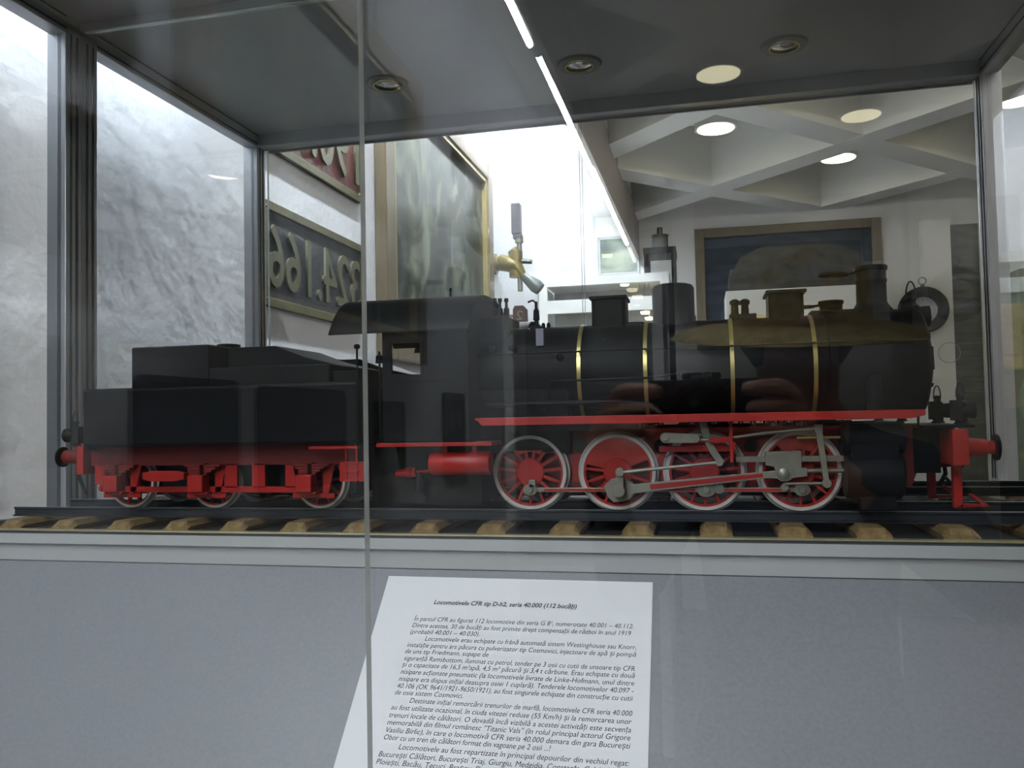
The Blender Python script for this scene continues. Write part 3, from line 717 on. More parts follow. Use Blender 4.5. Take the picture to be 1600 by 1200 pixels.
# cab
cab_w = .0735
zroofE = Z(640, 510, YC-cab_w); ztop = Z(680, 470, YC); zfl = Z(680, 690, YN)
wx0, wz0 = at(612, 586, YN); wx1, wz1 = at(656, 535, YN)
for s in (-1, 1):
    y0, y1 = sorted((YC+s*cab_w, YC+s*(cab_w-.002)))
    b = B()
    zlo = zfl
    box(b, xcabR, wx0, y0, y1, zlo, zroofE+.002); box(b, wx1, xcabF, y0, y1, zlo, zroofE+.002)
    box(b, wx0, wx1, y0, y1, zlo, wz0); box(b, wx0, wx1, y0, y1, wz1, zroofE+.002)
    cs = obj('cab_side', b, m_black, loco)
    b = B(); ys = YC+s*(cab_w+.0006)
    for zz in (wz0-.006, zroofE-.001): box(b, xcabR, xcabF, min(ys, YC+s*cab_w), max(ys, YC+s*cab_w), zz-.0004, zz+.0004)
    box(b, wx0-.0025, wx0, min(ys, YC+s*cab_w), max(ys, YC+s*cab_w), wz0, wz1); box(b, wx1, wx1+.0025, min(ys, YC+s*cab_w), max(ys, YC+s*cab_w), wz0, wz1)
    objs('beading', b, m_black, cs)
    b = B(); tube(b, [(xcabR-.004, YC+s*.070, zfl+.004), (xcabR-.004, YC+s*.070, zroofE-.02)], .0009, 8)
    lathe(b, [(0, .0035), (.006, .003), (.007, .0015)], (xcabR-.004, YC+s*.070, zroofE-.030), (0, 0, 1), 12); obj('cab_grab_rail', b, m_black, loco, smooth=True)
b = B()
prismx(b, [(YC-cab_w+.002, zfl), (YC+cab_w-.002, zfl), (YC+cab_w-.002, zroofE), (YC+.04, ztop-.006), (YC, ztop-.003), (YC-.04, ztop-.006), (YC-cab_w+.002, zroofE)], xcabF-.002, xcabF); obj('cab_front', b, m_black, loco)
b = B(); box(b, xcabR, xcabF, YC-cab_w+.002, YC+cab_w-.002, zfl-.002, zfl); obj('cab_floor', b, m_blackm, loco)
# arched roof
xrR = X(513, 515, YC-cab_w-.004); xrF = xcabF+.002
b = B(); n = 16; out = []; inn = []
for i in range(n+1):
    t = -1+2*i/n; yv = YC+t*(cab_w+.004); zz = zroofE-.003+(ztop-zroofE+.003)*(1-abs(t)**3.4)
    out.append((yv, zz)); inn.append((yv, zz-.002))
prismx(b, out+inn[::-1], xrR, xrF); rf = obj('cab_roof', b, m_black, loco, smooth=True)
b = B(); xx, zz = at(704, 470, YC-.03); tube(b, [(xx, YC-.03, ztop-.006), (xx, YC-.03, ztop+.005), (xx+.001, YC-.03, ztop+.006)], .0011, 8); obj('roof_hook', b, m_black, rf)
# lower cab board, air tank, steps, hose
b = B(); xa, za = at(588, 690, YN); xb, zb_ = at(768, 688, YN); box(b, xa, xb, YC-.0745, YC+.0745, zfl-.0040, zfl-.0008); obj('cab_board', b, m_red, loco, bevel=.0003)
xa, za = at(673, 724, YC-.060); xb, _ = at(768, 724, YC-.060)
b = B(); lathe(b, [(0, .001), (.0005, .0088), (.002, .0098), (xb-xa-.002, .0098), (xb-xa-.0005, .0088), (xb-xa, .001)], (xa, YC-.060, za), (1, 0, 0), 32)
box(b, xa+.012, xa+.016, YC-.064, YC-.055, za, zfl-.003); box(b, xb-.016, xb-.012, YC-.064, YC-.055, za, zfl-.003)
obj('air_tank', b, m_red, loco, smooth=True)
b = B(); xh_, zh = at(650, 738, YC-.045); tube(b, [(xh_-.018, YC-.045, zh-.001), (xh_, YC-.045, zh)], [.003, .004], 12); tube(b, [(xh_, YC-.045, zh), (xh_+.012, YC-.045, zh+.001)], .0015, 10)
lathe(b, [(0, .0035), (.005, .005), (.009, .003)], (xh_-.010, YC-.045, zh), (1, 0, 0), 12); obj('brake_pipe', b, m_red, loco, smooth=True)
b = B(); tube(b, [(xh_+.003, YC-.046, zh), (xh_+.004, YC-.047, zh-.007), (xh_+.003, YC-.047, zh-.017)], [.0022, .0048, .003], 12); obj('brake_hose', b, m_blackm, loco, smooth=True)
b = B(); box(b, X(600, 700, YC), X(765, 700, YC), YC-.030, YC+.030, ZRL+.004, zfl-.004); obj('ash_pan', b, m_blackm, loco)
# front platform, buffer beam, buffers, lamps, guard irons
YB = YC-.044
xb0, xb1 = X(1483, 700, YC-.062), X(1513, 700, YC-.062); zbt, zbb = Z(1498, 671, YC-.062), Z(1498, 727, YC-.062)
b = B(); box(b, xb0+.002, xb1, YC-.064, YC+.064, zbb, zbt); bmn = obj('buffer_beam', b, m_red, loco, bevel=.0006)
b = B()
for s in (-1, 1):
    for dx_, dz_ in ((.004, .006), (.004, -.006), (.011, .006), (.011, -.006)): lathe(b, [(0, .0010), (.0008, .0008)], (xb0+dx_, YC+s*.064, (zbt+zbb)/2+dz_), (0, s, 0), 8)
objs('rivet', b, m_red, bmn)
b = B(); xp0 = X(1436, 663, YC-.05); zpl = Z(1470, 665, YC-.055)+.0005; box(b, xp0, X(1516, 668, YC-.06)+.003, YC-.060, YC+.060, zpl-.0022, zpl)
box(b, xp0, xb0+.002, YC-.030, YC+.030, Z(1460, 735, YC), zpl-.002); obj('front_platform', b, m_black, loco)
b = B(); tube(b, [(X(1437, 655, YN), YC-.070, ZRB-.004), (X(1441, 662, YN), YC-.062, zpl)], .0009, 8); obj('platform_stay', b, m_blackm, loco)
for s in (-1, 1):
    yb = YC+s*.044; zbf = Z(1535, 699, YB); xt = X(1562, 697, YB)
    b = B(); lathe(b, [(0, .0095), (.001, .0095), (.0015, .0078), (xt-xb1-.010, .0062), (xt-xb1-.009, .0050), (xt-xb1-.003, .0050)], (xb1, yb, zbf), (1, 0, 0), 28)
    bf = obj('buffer', b, m_red, loco, smooth=True)
    b = B(); lathe(b, [(0, .003), (.0015, .0100), (.0032, .0100), (.0045, .004), (.0048, 0)], (xt-.0048, yb, zbf), (1, 0, 0), 32); o = obj('buffer_head', b, m_blackm, bf, smooth=True); tag(o, 'black buffer head')
    b = B(); xg, zg = at(1495, 740, YC-.038); zl = ZRL+.003
    box(b, xg-.003, xg+.003, YC+s*.034, YC+s*.040, zl, zbb) if s > 0 else box(b, xg-.003, xg+.003, YC-.040, YC-.034, zl, zbb)
    xg2 = X(1546, 783, YC-.038); y0, y1 = sorted((YC+s*.034, YC+s*.040))
    prism(b, [(xg-.003, zl), (xg2, zl+.0015), (xg2-.012, zl+.011), (xg2-.014, zl+.010), (xg2-.006, zl+.003), (xg+.003, zl+.003)], y0, y1)
    obj('rail_guard', b, m_red, loco)
b = B(); xk = xb1; zk = Z(1515, 725, YC)
tube(b, [(xk, YC, zk+.006), (xk+.012, YC, zk+.006), (xk+.015, YC, zk+.001), (xk+.011, YC, zk-.003)], [.002, .002, .0018, .0014], 10)
tube(b, [(xk+.006, YC-.004, zk+.004), (xk+.008, YC-.004, zk-.010), (xk+.004, YC-.004, zk-.016), (xk-.002, YC-.004, zk-.010)], .0014, 8)
obj('coupling_hook', b, m_blackm, loco, smooth=True)
b = B()
for dy in (-.02, .02): tube(b, [(xk-.004, YC+dy, zbb+.004), (xk+.004, YC+dy, zbb-.002), (xk+.005, YC+dy, zbb-.012), (xk, YC+dy*1.05, zbb-.022)], .0018, 8)
objs('front_brake_hose', b, m_blackm, loco, smooth=True)
def lamp(x, y, z, name, k=1.0, face=1, parent=None):
    b = B(); lathe(b, [(0, .0052*k), (.0012*k, .0052*k), (.0018*k, .0040*k), (.003*k, .0045*k), (.017*k, .0045*k), (.0185*k, .0028*k), (.0205*k, .0026*k), (.021*k, .0034*k), (.0220*k, .0032*k), (.0235*k, .0018*k)], (x, y, z), (0, 0, 1), 20)
    lathe(b, [(0, .0046*k), (.006*k, .0062*k), (.0095*k, .0064*k), (.0098*k, .005*k), (.008*k, 0)], (x, y, z+.0105*k), (face, 0, 0), 20)
    box(b, x-face*.0065*k if face > 0 else x, x if face > 0 else x+.0065*k, y-.0045*k, y+.0045*k, z+.003*k, z+.0185*k)
    l = obj(name, b, m_blackm, parent, smooth=True)
    b = B(); n = 12
    tube(b, [(x+math.cos(PI*i/n)*.0028*k, y, z+.0225*k+math.sin(PI*i/n)*.0095*k) for i in range(n+1)], .0005*k, 6); obj('lamp_handle', b, m_blackm, l)
for s, u in ((-1, 1501), (1, 1465)): lamp(X(u, 640, YC+s*.043)-.0, YC+s*.043, zpl, 'front_lamp', 1.0, 1, loco)
xlh = X(1432, 490, YC-.005)
lamp(xlh-.004, YC-.006, Z(1432, 522, YC-.006), 'smokebox_lamp', 1.35, 1, loco)
b = B(); box(b, xlh-.010, xlh+.008, YC-.012, YC, Z(1432, 524, YC-.006)-.0045, Z(1432, 522, YC-.006)); obj('lamp_bracket', b, m_blackm, loco)

# ------------------------------------------------------------------ tender
ten = thing('tender', (-.45, YC, ZRL), 'black model tender with red six wheeled frame coupled behind the locomotive at left', 'model tender')
xT0 = X(128, 650, YN); xT1 = X(560, 650, YN); zTt = Z(200, 606, YN); zTb = Z(300, 697, YN)
b = B(); box(b, xT0, xT1, YN, YC+.074, zTb, zTt); obj('water_tank', b, m_black, ten, bevel=.003)
yA = YN+.008
xA0, xA1 = X(205, 560, yA), X(326, 560, yA); zA = (Z(205, 545, yA)+Z(326, 536, yA))/2
b = B(); box(b, xA0, xA1, yA, YC+.066, zTt-.001, zA); ob = obj('oil_tank', b, m_black, ten, bevel=.0016)
b = B(); xm = X(321, 533, YC); xm = (xA0+xA1)/2+.026; lathe(b, [(0, .009), (.003, .009), (.003, .0112), (.0048, .0112), (.0055, .008), (.0057, 0)], (xm, YC-.01, zA-.0005), (0, 0, 1), 28); obj('filler_cap', b, m_black, ob, smooth=True)
xB1 = X(515, 600, yA); zBk = Z(490, 569, yA)
b = B(); box(b, xA1, xB1, yA, YC+.066, zTt-.001, zBk); obj('coal_bunker', b, m_black, ten, bevel=.001)
b = B(); xC0, zC0 = at(412, 548, YC+.01); xC1, zC1 = at(465, 548, YC+.01); xC2, zC2 = at(504, 562, YC)
prism(b, [(xA1, zBk), (xA1, zC0), (xC1, zC0), (xC2, zC2), (xB1-.002, zBk)], YC-.035, YC+.060); obj('bunker_hatch', b, m_black, ten, bevel=.0008)
# coal plates forward
b = B(); xD1 = X(588, 600, YC); box(b, xB1, xT1, YC-.060, YC+.060, zTt-.001, zBk-.006); obj('tool_box', b, m_black, ten, bevel=.001)
b = B(); xa, za = at(583, 566, YC-.05); tube(b, [(xT1-.004, YC-.066, zTt-.001), (xT1-.004, YC-.066, zTt+.03)], .0009, 8); lathe(b, [(0, .002), (.002, .003), (.004, .002)], (xT1-.004, YC-.066, zTt+.028), (0, 0, 1), 12); obj('grab_rail', b, m_black, ten, smooth=True)
# frame (outside of the wheels)
YFm = YC-.052
zS = Z(300, 727, YFm)
xF0 = X(140, 720, YFm); xF1 = X(556, 720, YFm)
ax = [X(u, 745, YC-.0405) for u in (205, 335, 500)]
zax = ZRL+.0245
for s in (-1, 1):
    y0, y1 = sorted((YC+s*.0515, YC+s*.0535))
    b = B(); box(b, xF0, xF1, y0, y1, zS, zTb); fr_ = obj('solebar', b, m_reddark, ten)  # darker red puts the shade under the tank overhang into the colour
    b = B(); zl0, zl1 = Z(380, 769, YFm), Z(380, 760, YFm)
    for i, a in enumerate(ax):
        prism(b, [(a-.020, zS), (a-.014, zl0-.002), (a-.009, zl0-.002), (a-.009, zS-.010), (a-.006, zS)], y0, y1)
        prism(b, [(a+.020, zS), (a+.014, zl0-.002), (a+.009, zl0-.002), (a+.009, zS-.010), (a+.006, zS)], y0, y1)
        box(b, a-.020, a+.020, y0, y1, zl0-.005, zl0-.001)
    box(b, ax[0], ax[2], y0, y1, zl0, zl1)
    for u in (352, 395, 447): box(b, X(u, 740, YFm), X(u+20, 740, YFm), y0, y1, zl1-.001, zS+.001)
    obj('horn_guide', b, m_red, fr_)
    for a in ax:
        b = B(); ya, yb_ = sorted((YC+s*.0535, YC+s*.066)); xo = a-.004
        box(b, xo-.0075, xo+.0075, ya, yb_, zax-.0075, zax+.0075); box(b, xo-.0085, xo+.010, ya, YC+s*.062 if s > 0 else YC-.0535, zax-.010, zax-.0075) if s > 0 else box(b, xo-.0085, xo+.010, YC-.062, YC-.0535, zax-.010, zax-.0075)
        obj('axle_box', b, m_red, ten, bevel=.0008)
    for a in ax:
        b = B(); ya, yb_ = sorted((YC+s*.0545, YC+s*.061))
        for k in range(4):
            w_ = .0185-.0042*k; z_ = zS+.001-.0024*k
            prism(b, [(a-w_, z_), (a+w_, z_), (a+w_-.001, z_-.002), (a-w_+.001, z_-.002)], ya, yb_)
        box(b, a-.0022, a+.0022, ya, yb_, zax+.0072, zS+.002)
        obj('leaf_spring', b, m_reddark, ten)
    for a in ax:
        wheel(a, s, 10, .0245, ten, 'tender_wheel', PI/2, 0)
b = B(); ya = YC-.062; xa, za = at(222, 744, ya); xb, zb_ = at(287, 744, ya)
prism(b, [(xa, za-.003), (xa, za+.003), (xa+.008, za+.0045), (xb-.008, za+.0045), (xb, za+.003), (xb, za-.003), (xb-.01, za-.005), (xa+.01, za-.005)], ya, ya+.005); obj('equalising_beam', b, m_red, ten, bevel=.0005)
for a in ax:
    b = B(); cyl(b, (a, YC, zax), (0, 1, 0), .0035, .098, 16); obj('axle', b, m_reddark, ten, smooth=True)
b = B(); box(b, xF0+.01, xF1-.01, YC-.028, YC+.028, zax-.012, zTb); obj('centre_frame', b, m_blackm, ten)
b = B(); box(b, xF0-.004, xF0+.003, YC-.064, YC+.064, Z(145, 740, YFm), zTb+.001); obj('rear_beam', b, m_red, ten)
for s in (-1, 1):
    yb = YC+s*.044; zbf = Z(110, 714, YB); xt = X(95, 714, YB); xbb = xF0-.004
    b = B(); Lb = xbb-xt; lathe(b, [(0, .0095), (.001, .0095), (.0015, .0075), (Lb-.006, .0065), (Lb-.005, .005), (Lb-.002, .005)], (xbb, yb, zbf), (-1, 0, 0), 28); bf = obj('buffer', b, m_reddark, ten, smooth=True)
    b = B(); lathe(b, [(0, .003), (.0015, .0098), (.0032, .0098), (.0045, .004), (.0048, 0)], (xt+.0048, yb, zbf), (-1, 0, 0), 32); o = obj('buffer_head', b, m_blackm, bf, smooth=True); tag(o, 'black buffer head')
b = B(); xa, za = at(175, 770, YC-.06); tube(b, [(X(160, 735, YC-.05), YC-.050, Z(160, 735, YC-.05)), (X(163, 755, YC-.05), YC-.050, Z(163, 757, YC-.05)), (X(157, 766, YC-.05), YC-.05, Z(157, 766, YC-.05))], [.0035, .004, .002], 10)
box(b, X(150, 730, YFm), X(190, 730, YFm), YC-.0535, YC-.050, Z(160, 757, YFm), zS+.001); obj('rail_guard', b, m_red, ten)
b = B(); tube(b, [(X(128, 730, YC-.02), YC-.02, Z(128, 728, YC-.02)), (X(124, 745, YC-.02), YC-.02, Z(124, 745, YC-.02)), (X(130, 762, YC-.02), YC-.02, Z(130, 762, YC-.02)), (X(134, 768, YC-.02), YC-.02, Z(134, 770, YC-.02))], .0017, 8); obj('brake_hose', b, m_blackm, ten, smooth=True)
b = B(); zb1 = Z(520, 699, YN); box(b, X(485, 699, YN), X(561, 699, YN), YN-.004, YN+.002, zb1-.0012, zb1+.0010)
for u in (542, 558): box(b, X(u, 720, YN), X(u+2, 720, YN), YN-.003, YN, Z(550, 752, YN), zb1)
for v in (722, 736, 750): box(b, X(540, v, YN), X(562, v, YN), YN-.004, YN, Z(550, v, YN)-.0008, Z(550, v, YN)+.0004)
box(b, X(532, 722, YN), X(575, 722, YN), YN-.002, YN+.004, Z(550, 752, YN), Z(550, 722, YN)); obj('footstep', b, m_red, ten)
lamp(X(118, 690, YC-.05), YC-.05, Z(120, 698, YC-.05), 'rear_lamp', 1.05, -1, ten)
b = B(); box(b, xT0-.014, xT0+.002, YC-.058, YC-.042, Z(120, 698, YC-.05)-.003, Z(120, 698, YC-.05)); box(b, xT0-.003, xT0+.001, YC-.06, YC+.06, zTb, zTt-.003); obj('rear_bracket', b, m_blackm, ten)
b = B(); box(b, X(556, 740, YC), X(590, 740, YC), YC-.006, YC+.006, Z(580, 735, YC), Z(580, 722, YC)); obj('drawbar', b, m_blackm, ten)

# ------------------------------------------------------------------ cast number plates on the left wall
def rrect(y0, y1, z0, z1, r, n=5):
    pts = []
    for cy, cz, a0 in ((y1-r, z1-r, 0), (y0+r, z1-r, PI/2), (y0+r, z0+r, PI), (y1-r, z0+r, 1.5*PI)):
        for i in range(n+1):
            a = a0+PI/2*i/n; pts.append((cy+math.cos(a)*r, cz+math.sin(a)*r))
    return pts
def plate(y0, y1, z0, z1, lines, mfield, label, border=.018, mb=m_olive, md=m_olive2, th=.012):
    p = thing('number_plate', (XW, (y0+y1)/2, z0), label, 'sign')
    b = B(); prismx(b, rrect(y0, y1, z0, z1, .018), XW+.0005, XW+th-.006); obj('field', b, mfield, p)
    b = B(); o_, i_ = rrect(y0, y1, z0, z1, .018), rrect(y0+border, y1-border, z0+border, z1-border, .012)
    for xa in (XW+th-.006,):
        vo = [[b.verts.new((x, y, z)) for y, z in o_] for x in (XW+.001, XW+th)]; vi = [[b.verts.new((x, y, z)) for y, z in i_] for x in (XW+.001, XW+th)]
        n = len(o_)
        for k in range(n):
            k2 = (k+1) % n
            b.faces.new((vo[0][k], vo[0][k2], vo[1][k2], vo[1][k])); b.faces.new((vi[0][k], vi[0][k2], vi[1][k2], vi[1][k]))
            b.faces.new((vo[1][k], vo[1][k2], vi[1][k2], vi[1][k])); b.faces.new((vo[0][k], vo[0][k2], vi[0][k2], vi[0][k]))
    obj('raised_border', b, mb, p, bevel=.001)
    if lines:
        tb = text_bm(lines, .1, extrude=.0055, bold=.010)
        tb.transform(Matrix.Translation((XW+th-.006, 0, 0)) @ Matrix((Vector((0, 1, 0)), Vector((0, 0, 1)), Vector((1, 0, 0)))).transposed().to_4x4())
        obj('raised_digits', tb, md, p)
    b = B()
    for y, z in ((y0+.012, z1-.014), (y1-.012, z1-.014), (y0+.012, z0+.014), (y1-.012, z0+.014)): lathe(b, [(0, .0035), (.002, .003)], (XW+th, y, z), (1, 0, 0), 10)
    objs('screw', b, m_steel, p)
plate(-.275, .225, H+.228, H+.440, [("324.166", -.250, H+.272, .455, .175)], m_plate, 'blue grey cast plate reading 324.166 on the white wall, olive raised border')
plate(-.278, .225, H+.548, H+.770, [("190.06", -.252, H+.592, .44, .19)], m_platered, 'red cast plate with raised brass digits on the wall above the 324.166 plate')
plate(-.135, .34, H-.055, H+.118, [("324", -.112, H-.02, .22, .14)], m_plate, 'grey cast plate faintly mirrored in the glass at the far left edge')
plate(-.560, -.272, H-.135, H+.076, None, m_plate, 'dark rounded cast plate under the painting, the nearest of four', border=.010, mb=m_plate)
plate(-1.03, -.633, H-.145, H+.070, None, m_plate, 'widest dark rounded cast plate below the painting', border=.010, mb=m_plate)
plate(-1.42, -1.16, H-.15, H+.048, [("I I I 0 0", -1.39, H-.02, .20, .05), ("I I I 0 0", -1.39, H-.075, .20, .05), ("I I I 0 0", -1.39, H-.13, .20, .05)], m_plate, 'dark cast plate with three rows of rings and bars below the painting', border=.008, mb=m_plate)
plate(-2.04, -1.80, H-.16, H+.085, [("8 6", -2.0, H-.03, .15, .07)], m_plate, 'small framed dark plate farthest along the left wall', border=.02)

# ------------------------------------------------------------------ painting on the left wall
def painting_mat(name, c1, c2, c3, sc, stretch):
    m = bpy.data.materials.new(name); m.use_nodes = True; nt = m.node_tree; b = nt.nodes['Principled BSDF']
    tc = nd(nt, 'ShaderNodeTexCoord'); mp = nd(nt, 'ShaderNodeMapping'); mp.inputs['Scale'].default_value = stretch
    n = nd(nt, 'ShaderNodeTexNoise'); n.inputs['Scale'].default_value = sc; n.inputs['Detail'].default_value = 7; n.inputs['Distortion'].default_value = 1.6
    r = nd(nt, 'ShaderNodeValToRGB'); e = r.color_ramp.elements
    e[0].position = .36; e[0].color = (*c1, 1); e[1].position = .68; e[1].color = (*c3, 1); k = e.new(.5); k.color = (*c2, 1)
    nt.links.new(tc.outputs['Object'], mp.inputs[0]); nt.links.new(mp.outputs[0], n.inputs['Vector']); nt.links.new(n.outputs[0], r.inputs[0]); nt.links.new(r.outputs[0], b.inputs['Base Color'])
    b.inputs['Roughness'].default_value = .42; b.inputs['Specular IOR Level'].default_value = .25
    bp = nd(nt, 'ShaderNodeBump'); bp.inputs['Strength'].default_value = .5; bp.inputs['Distance'].default_value = .004
    nt.links.new(n.outputs[0], bp.inputs['Height']); nt.links.new(bp.outputs[0], b.inputs['Normal'])
    return m
m_paint1 = painting_mat('smoky_canvas', (.008, .012, .010), (.030, .042, .032), (.17, .19, .145), 2.4, (1, 2.2, 1.5))
m_paint2 = painting_mat('night_canvas', (.010, .014, .022), (.020, .030, .045), (.035, .05, .07), 2.0, (.7, 1, 3))
def framed(name, axis, a0, a1, z0, z1, c, out, fw, mframe, mpic, label, cat, gold=True, dep=.035):
    """axis 'x': hangs on a wall of constant X, spans a0..a1 along Y; axis 'y': constant Y"""
    def place(b):
        if axis == 'y':
            b.transform(Matrix(((0, 1, 0, 0), (1, 0, 0, 0), (0, 0, 1, 0), (0, 0, 0, 1))))
        return b
    loc = (c, (a0+a1)/2, z0) if axis == 'x' else ((a0+a1)/2, c, z0)
    p = thing(name, loc, label, cat); e = out
    def bb(b, x0, x1, y0, y1, z0_, z1_): box(b, min(x0, x1), max(x0, x1), y0, y1, z0_, z1_)
    for (y0, y1, za, zb_) in ((a0, a0+fw, z0, z1), (a1-fw, a1, z0, z1), (a0+fw, a1-fw, z1-fw, z1), (a0+fw, a1-fw, z0, z0+fw)):
        b = B(); bb(b, c+e*.001, c+e*dep, y0, y1, za, zb_); obj('frame_side', place(b), mframe, p, bevel=.004)
    b = B(); g = fw*.22
    if gold:
        for (y0, y1, za, zb_) in ((a0+fw, a0+fw+g, z0+fw, z1-fw), (a1-fw-g, a1-fw, z0+fw, z1-fw), (a0+fw+g, a1-fw-g, z1-fw-g, z1-fw), (a0+fw+g, a1-fw-g, z0+fw, z0+fw+g)):
            bb(b, c+e*.008, c+e*dep*.85, y0, y1, za, zb_)
        obj('gilt_slip', place(b), m_framegold, p, bevel=.001)
    else: b.free()
    b = B(); bb(b, c+e*.001, c+e*.012, a0+fw*.9, a1-fw*.9, z0+fw*.9, z1-fw*.9); obj('canvas', place(b), mpic, p)
    return p
framed('framed_painting', 'x', -1.56, -.375, H+.16, H+1.02, XW, 1, .075, m_frame, m_paint1, 'large smoky grey green oil painting in a gilt wooden frame on the white wall', 'painting')

# ------------------------------------------------------------------ brass valve with wooden handle and gauge on the wall
def mp_(u, v, Yd): x, z = at(u, v, Yd); return Vector((x, ry(Yd), z))
YV = 3.40
v0 = mp_(772, 413, YV); v0.x = XW
m_vbrass = mat('aged_brass', (.17, .135, .05), .35, metal=.5)
vv = thing('brass_valve', v0, 'brass steam valve with grey green wooden handle mounted on the white wall', 'valve')
a = mp_(783, 410, YV); c = mp_(806, 415, YV); e = mp_(817, 432, YV); h0 = mp_(817, 430, YV); h1 = mp_(844, 452, YV)
b = B(); lathe(b, [(0, .045), (.01, .045), (.012, .03), (.03, .03)], (XW, v0.y, v0.z), (1, 0, 0), 20)
tube(b, [(XW+.02, v0.y, v0.z), a, c, e], [.028, .036, .034, .02], 14)
obj('valve_body', b, m_vbrass, vv, smooth=True)
b = B(); tube(b, [c+Vector((.0, 0, -.05)), c+Vector((0, 0, .06))], [.028, .03], 14); cc_ = mp_(802, 398, YV); tube(b, [c+Vector((0, 0, .05)), cc_+Vector((0, 0, .02))], [.026, .026], 14); obj('valve_bonnet', b, m_vbrass, vv, smooth=True)
b = B(); tube(b, [h0, h0.lerp(h1, .25), h0.lerp(h1, .75), h1], [.017, .022, .031, .027], 14); g_ = obj('wooden_handle', b, m_wgrip, vv, smooth=True); tag(g_, 'grey green wooden grip')
b = B(); q = mp_(812, 408, YV); tube(b, [q, mp_(831, 409, YV)], .010, 10); obj('side_stem', b, m_steeld, vv, smooth=True)
b = B(); q0, q1 = mp_(813, 455, YV), mp_(811, 372, YV); tube(b, [q0, q1], .011, 12); lathe(b, [(0, .018), (.03, .018)], q1-Vector((0, 0, .02)), (0, 0, 1), 12); obj('stand_pipe', b, m_steel, vv, smooth=True)
b = B(); g0 = mp_(807, 344, YV); w_ = .019
box(b, g0.x-w_, g0.x+w_, g0.y-.022, g0.y+.022, g0.z-.062, g0.z+.068); box(b, g0.x-.014, g0.x+.022, g0.y-.018, g0.y+.018, g0.z-.082, g0.z-.060)
obj('gauge_box', b, mat('gauge_grey', (.05, .045, .055), .5), vv, bevel=.004)
# brown numbered block on a small bracket
p0 = mp_(813, 492, 3.1); b = B(); pr = [(-.026, -.03), (.026, -.03), (.026, .02), (.014, .034), (-.018, .034), (-.026, .02)]
prism(b, [(p0.x+x, p0.z+z) for x, z in pr], p0.y-.015, p0.y+.015)
nb = obj('number_block', b, mat('brown_paint', (.045, .018, .015), .5)); tag(nb, 'small dark red brown block with number 2 fixed on the white wall under the valve', 'sign')
tb = text_bm([("2", p0.x-.012, p0.z-.02, .024, .05)], .05, extrude=.001)
tb.transform(Matrix.Translation((2*p0.x-0, p0.y+.016, 0)) @ Matrix(((-1, 0, 0, 0), (0, 0, 1, 0), (0, 1, 0, 0), (0, 0, 0, 1)))); obj('number', tb, m_steel, nb)
b = B(); box(b, XW, p0.x, p0.y-.006, p0.y+.006, p0.z-.01, p0.z+.002); obj('bracket_arm', b, m_steeld, nb)

# ------------------------------------------------------------------ far wall and things standing before it
def mrect(u0, v0, u1, v1, Yd):
    (x0, z1), (x1, z0) = at(u0, v0, Yd), at(u1, v1, Yd); return x0, x1, z0, z1
YW = ry(YF)
x0, x1, z0, z1 = mrect(1085, 360, 1382, 520, YW)
framed('framed_painting', 'y', x0, x1, z0-.15, z1, YF, 1, .075, m_frame, m_paint2, 'wide dark blue painting in a brown wooden frame on the far wall', 'painting', gold=False)
x0, x1, z0, z1 = mrect(934, 372, 1000, 428, YW)
framed('framed_print', 'y', x0, x1, z0, z1, YF, 1, .02, m_grey, m_paint1, 'faded grey print on the far wall at the end of the tubes', 'picture', gold=False, dep=.02)
# white-framed cabinet against the left wall
YCB = 4.36
x1, _ = at(1045, 430, YCB); ztp = at(950, 430, YCB)[1]; yf = ry(YCB)
cb = thing('glass_cabinet', (-.5, yf-.25, 0), 'white framed glass cabinet with small lamps standing against the left wall', 'cabinet')
b = B(); t_ = .045; x0 = XW+.005
for (xa, xb, za, zb_) in ((x0, x1, ztp-t_, ztp), (x0, x0+t_, 0, ztp-t_), (x1-t_, x1, 0, ztp-t_), (x0+t_, x1-t_, ztp-.19, ztp-.12), (x0+t_, x1-t_, .7, .76)):
    box(b, xa, xb, yf-.04, yf, za, zb_)
box(b, x0, x1, yf-.5, yf-.04, ztp-.012, ztp); box(b, x1-.02, x1, yf-.5, yf-.04, 0, ztp-.012)
obj('cabinet_frame', b, m_whitemetal, cb)
b = B(); box(b, x0, x1, yf-.5, yf-.48, 0, ztp-.012); box(b, x0, x1-.02, yf-.48, yf-.04, 0, .7); obj('back_panel', b, m_grey, cb)
b = B(); box(b, x0+t_, x1-t_, yf-.024, yf-.018, .76, ztp-.19); box(b, x0+t_, x1-t_, yf-.024, yf-.018, ztp-.12, ztp-t_); obj('pane', b, m_glass, cb)
for (u, v) in ((976, 443), (1000, 475), (1008, 487), (1015, 496)):
    x, z = at(u, v, YCB+.2); b = B(); lathe(b, [(0, 0), (0, .026), (.012, .022), (.016, 0)], (x, yf-.2, z), (0, 0, -1), 16); o = obj('cabinet_lamp', b, m_lamp, cb, smooth=True)
    b = B(); tube(b, [(x, yf-.2, z), (x, yf-.2, ztp-.015)], .003, 6); obj('lamp_wire', b, m_grey, o)
b = B(); xx, zz = at(845, 475, YCB-.01); box(b, xx-.016, xx+.016, yf-.017, yf-.015, zz-.016, zz+.016); tag(obj('price_card', b, m_paper), 'small square white card on the white framed cabinet glass', 'card')
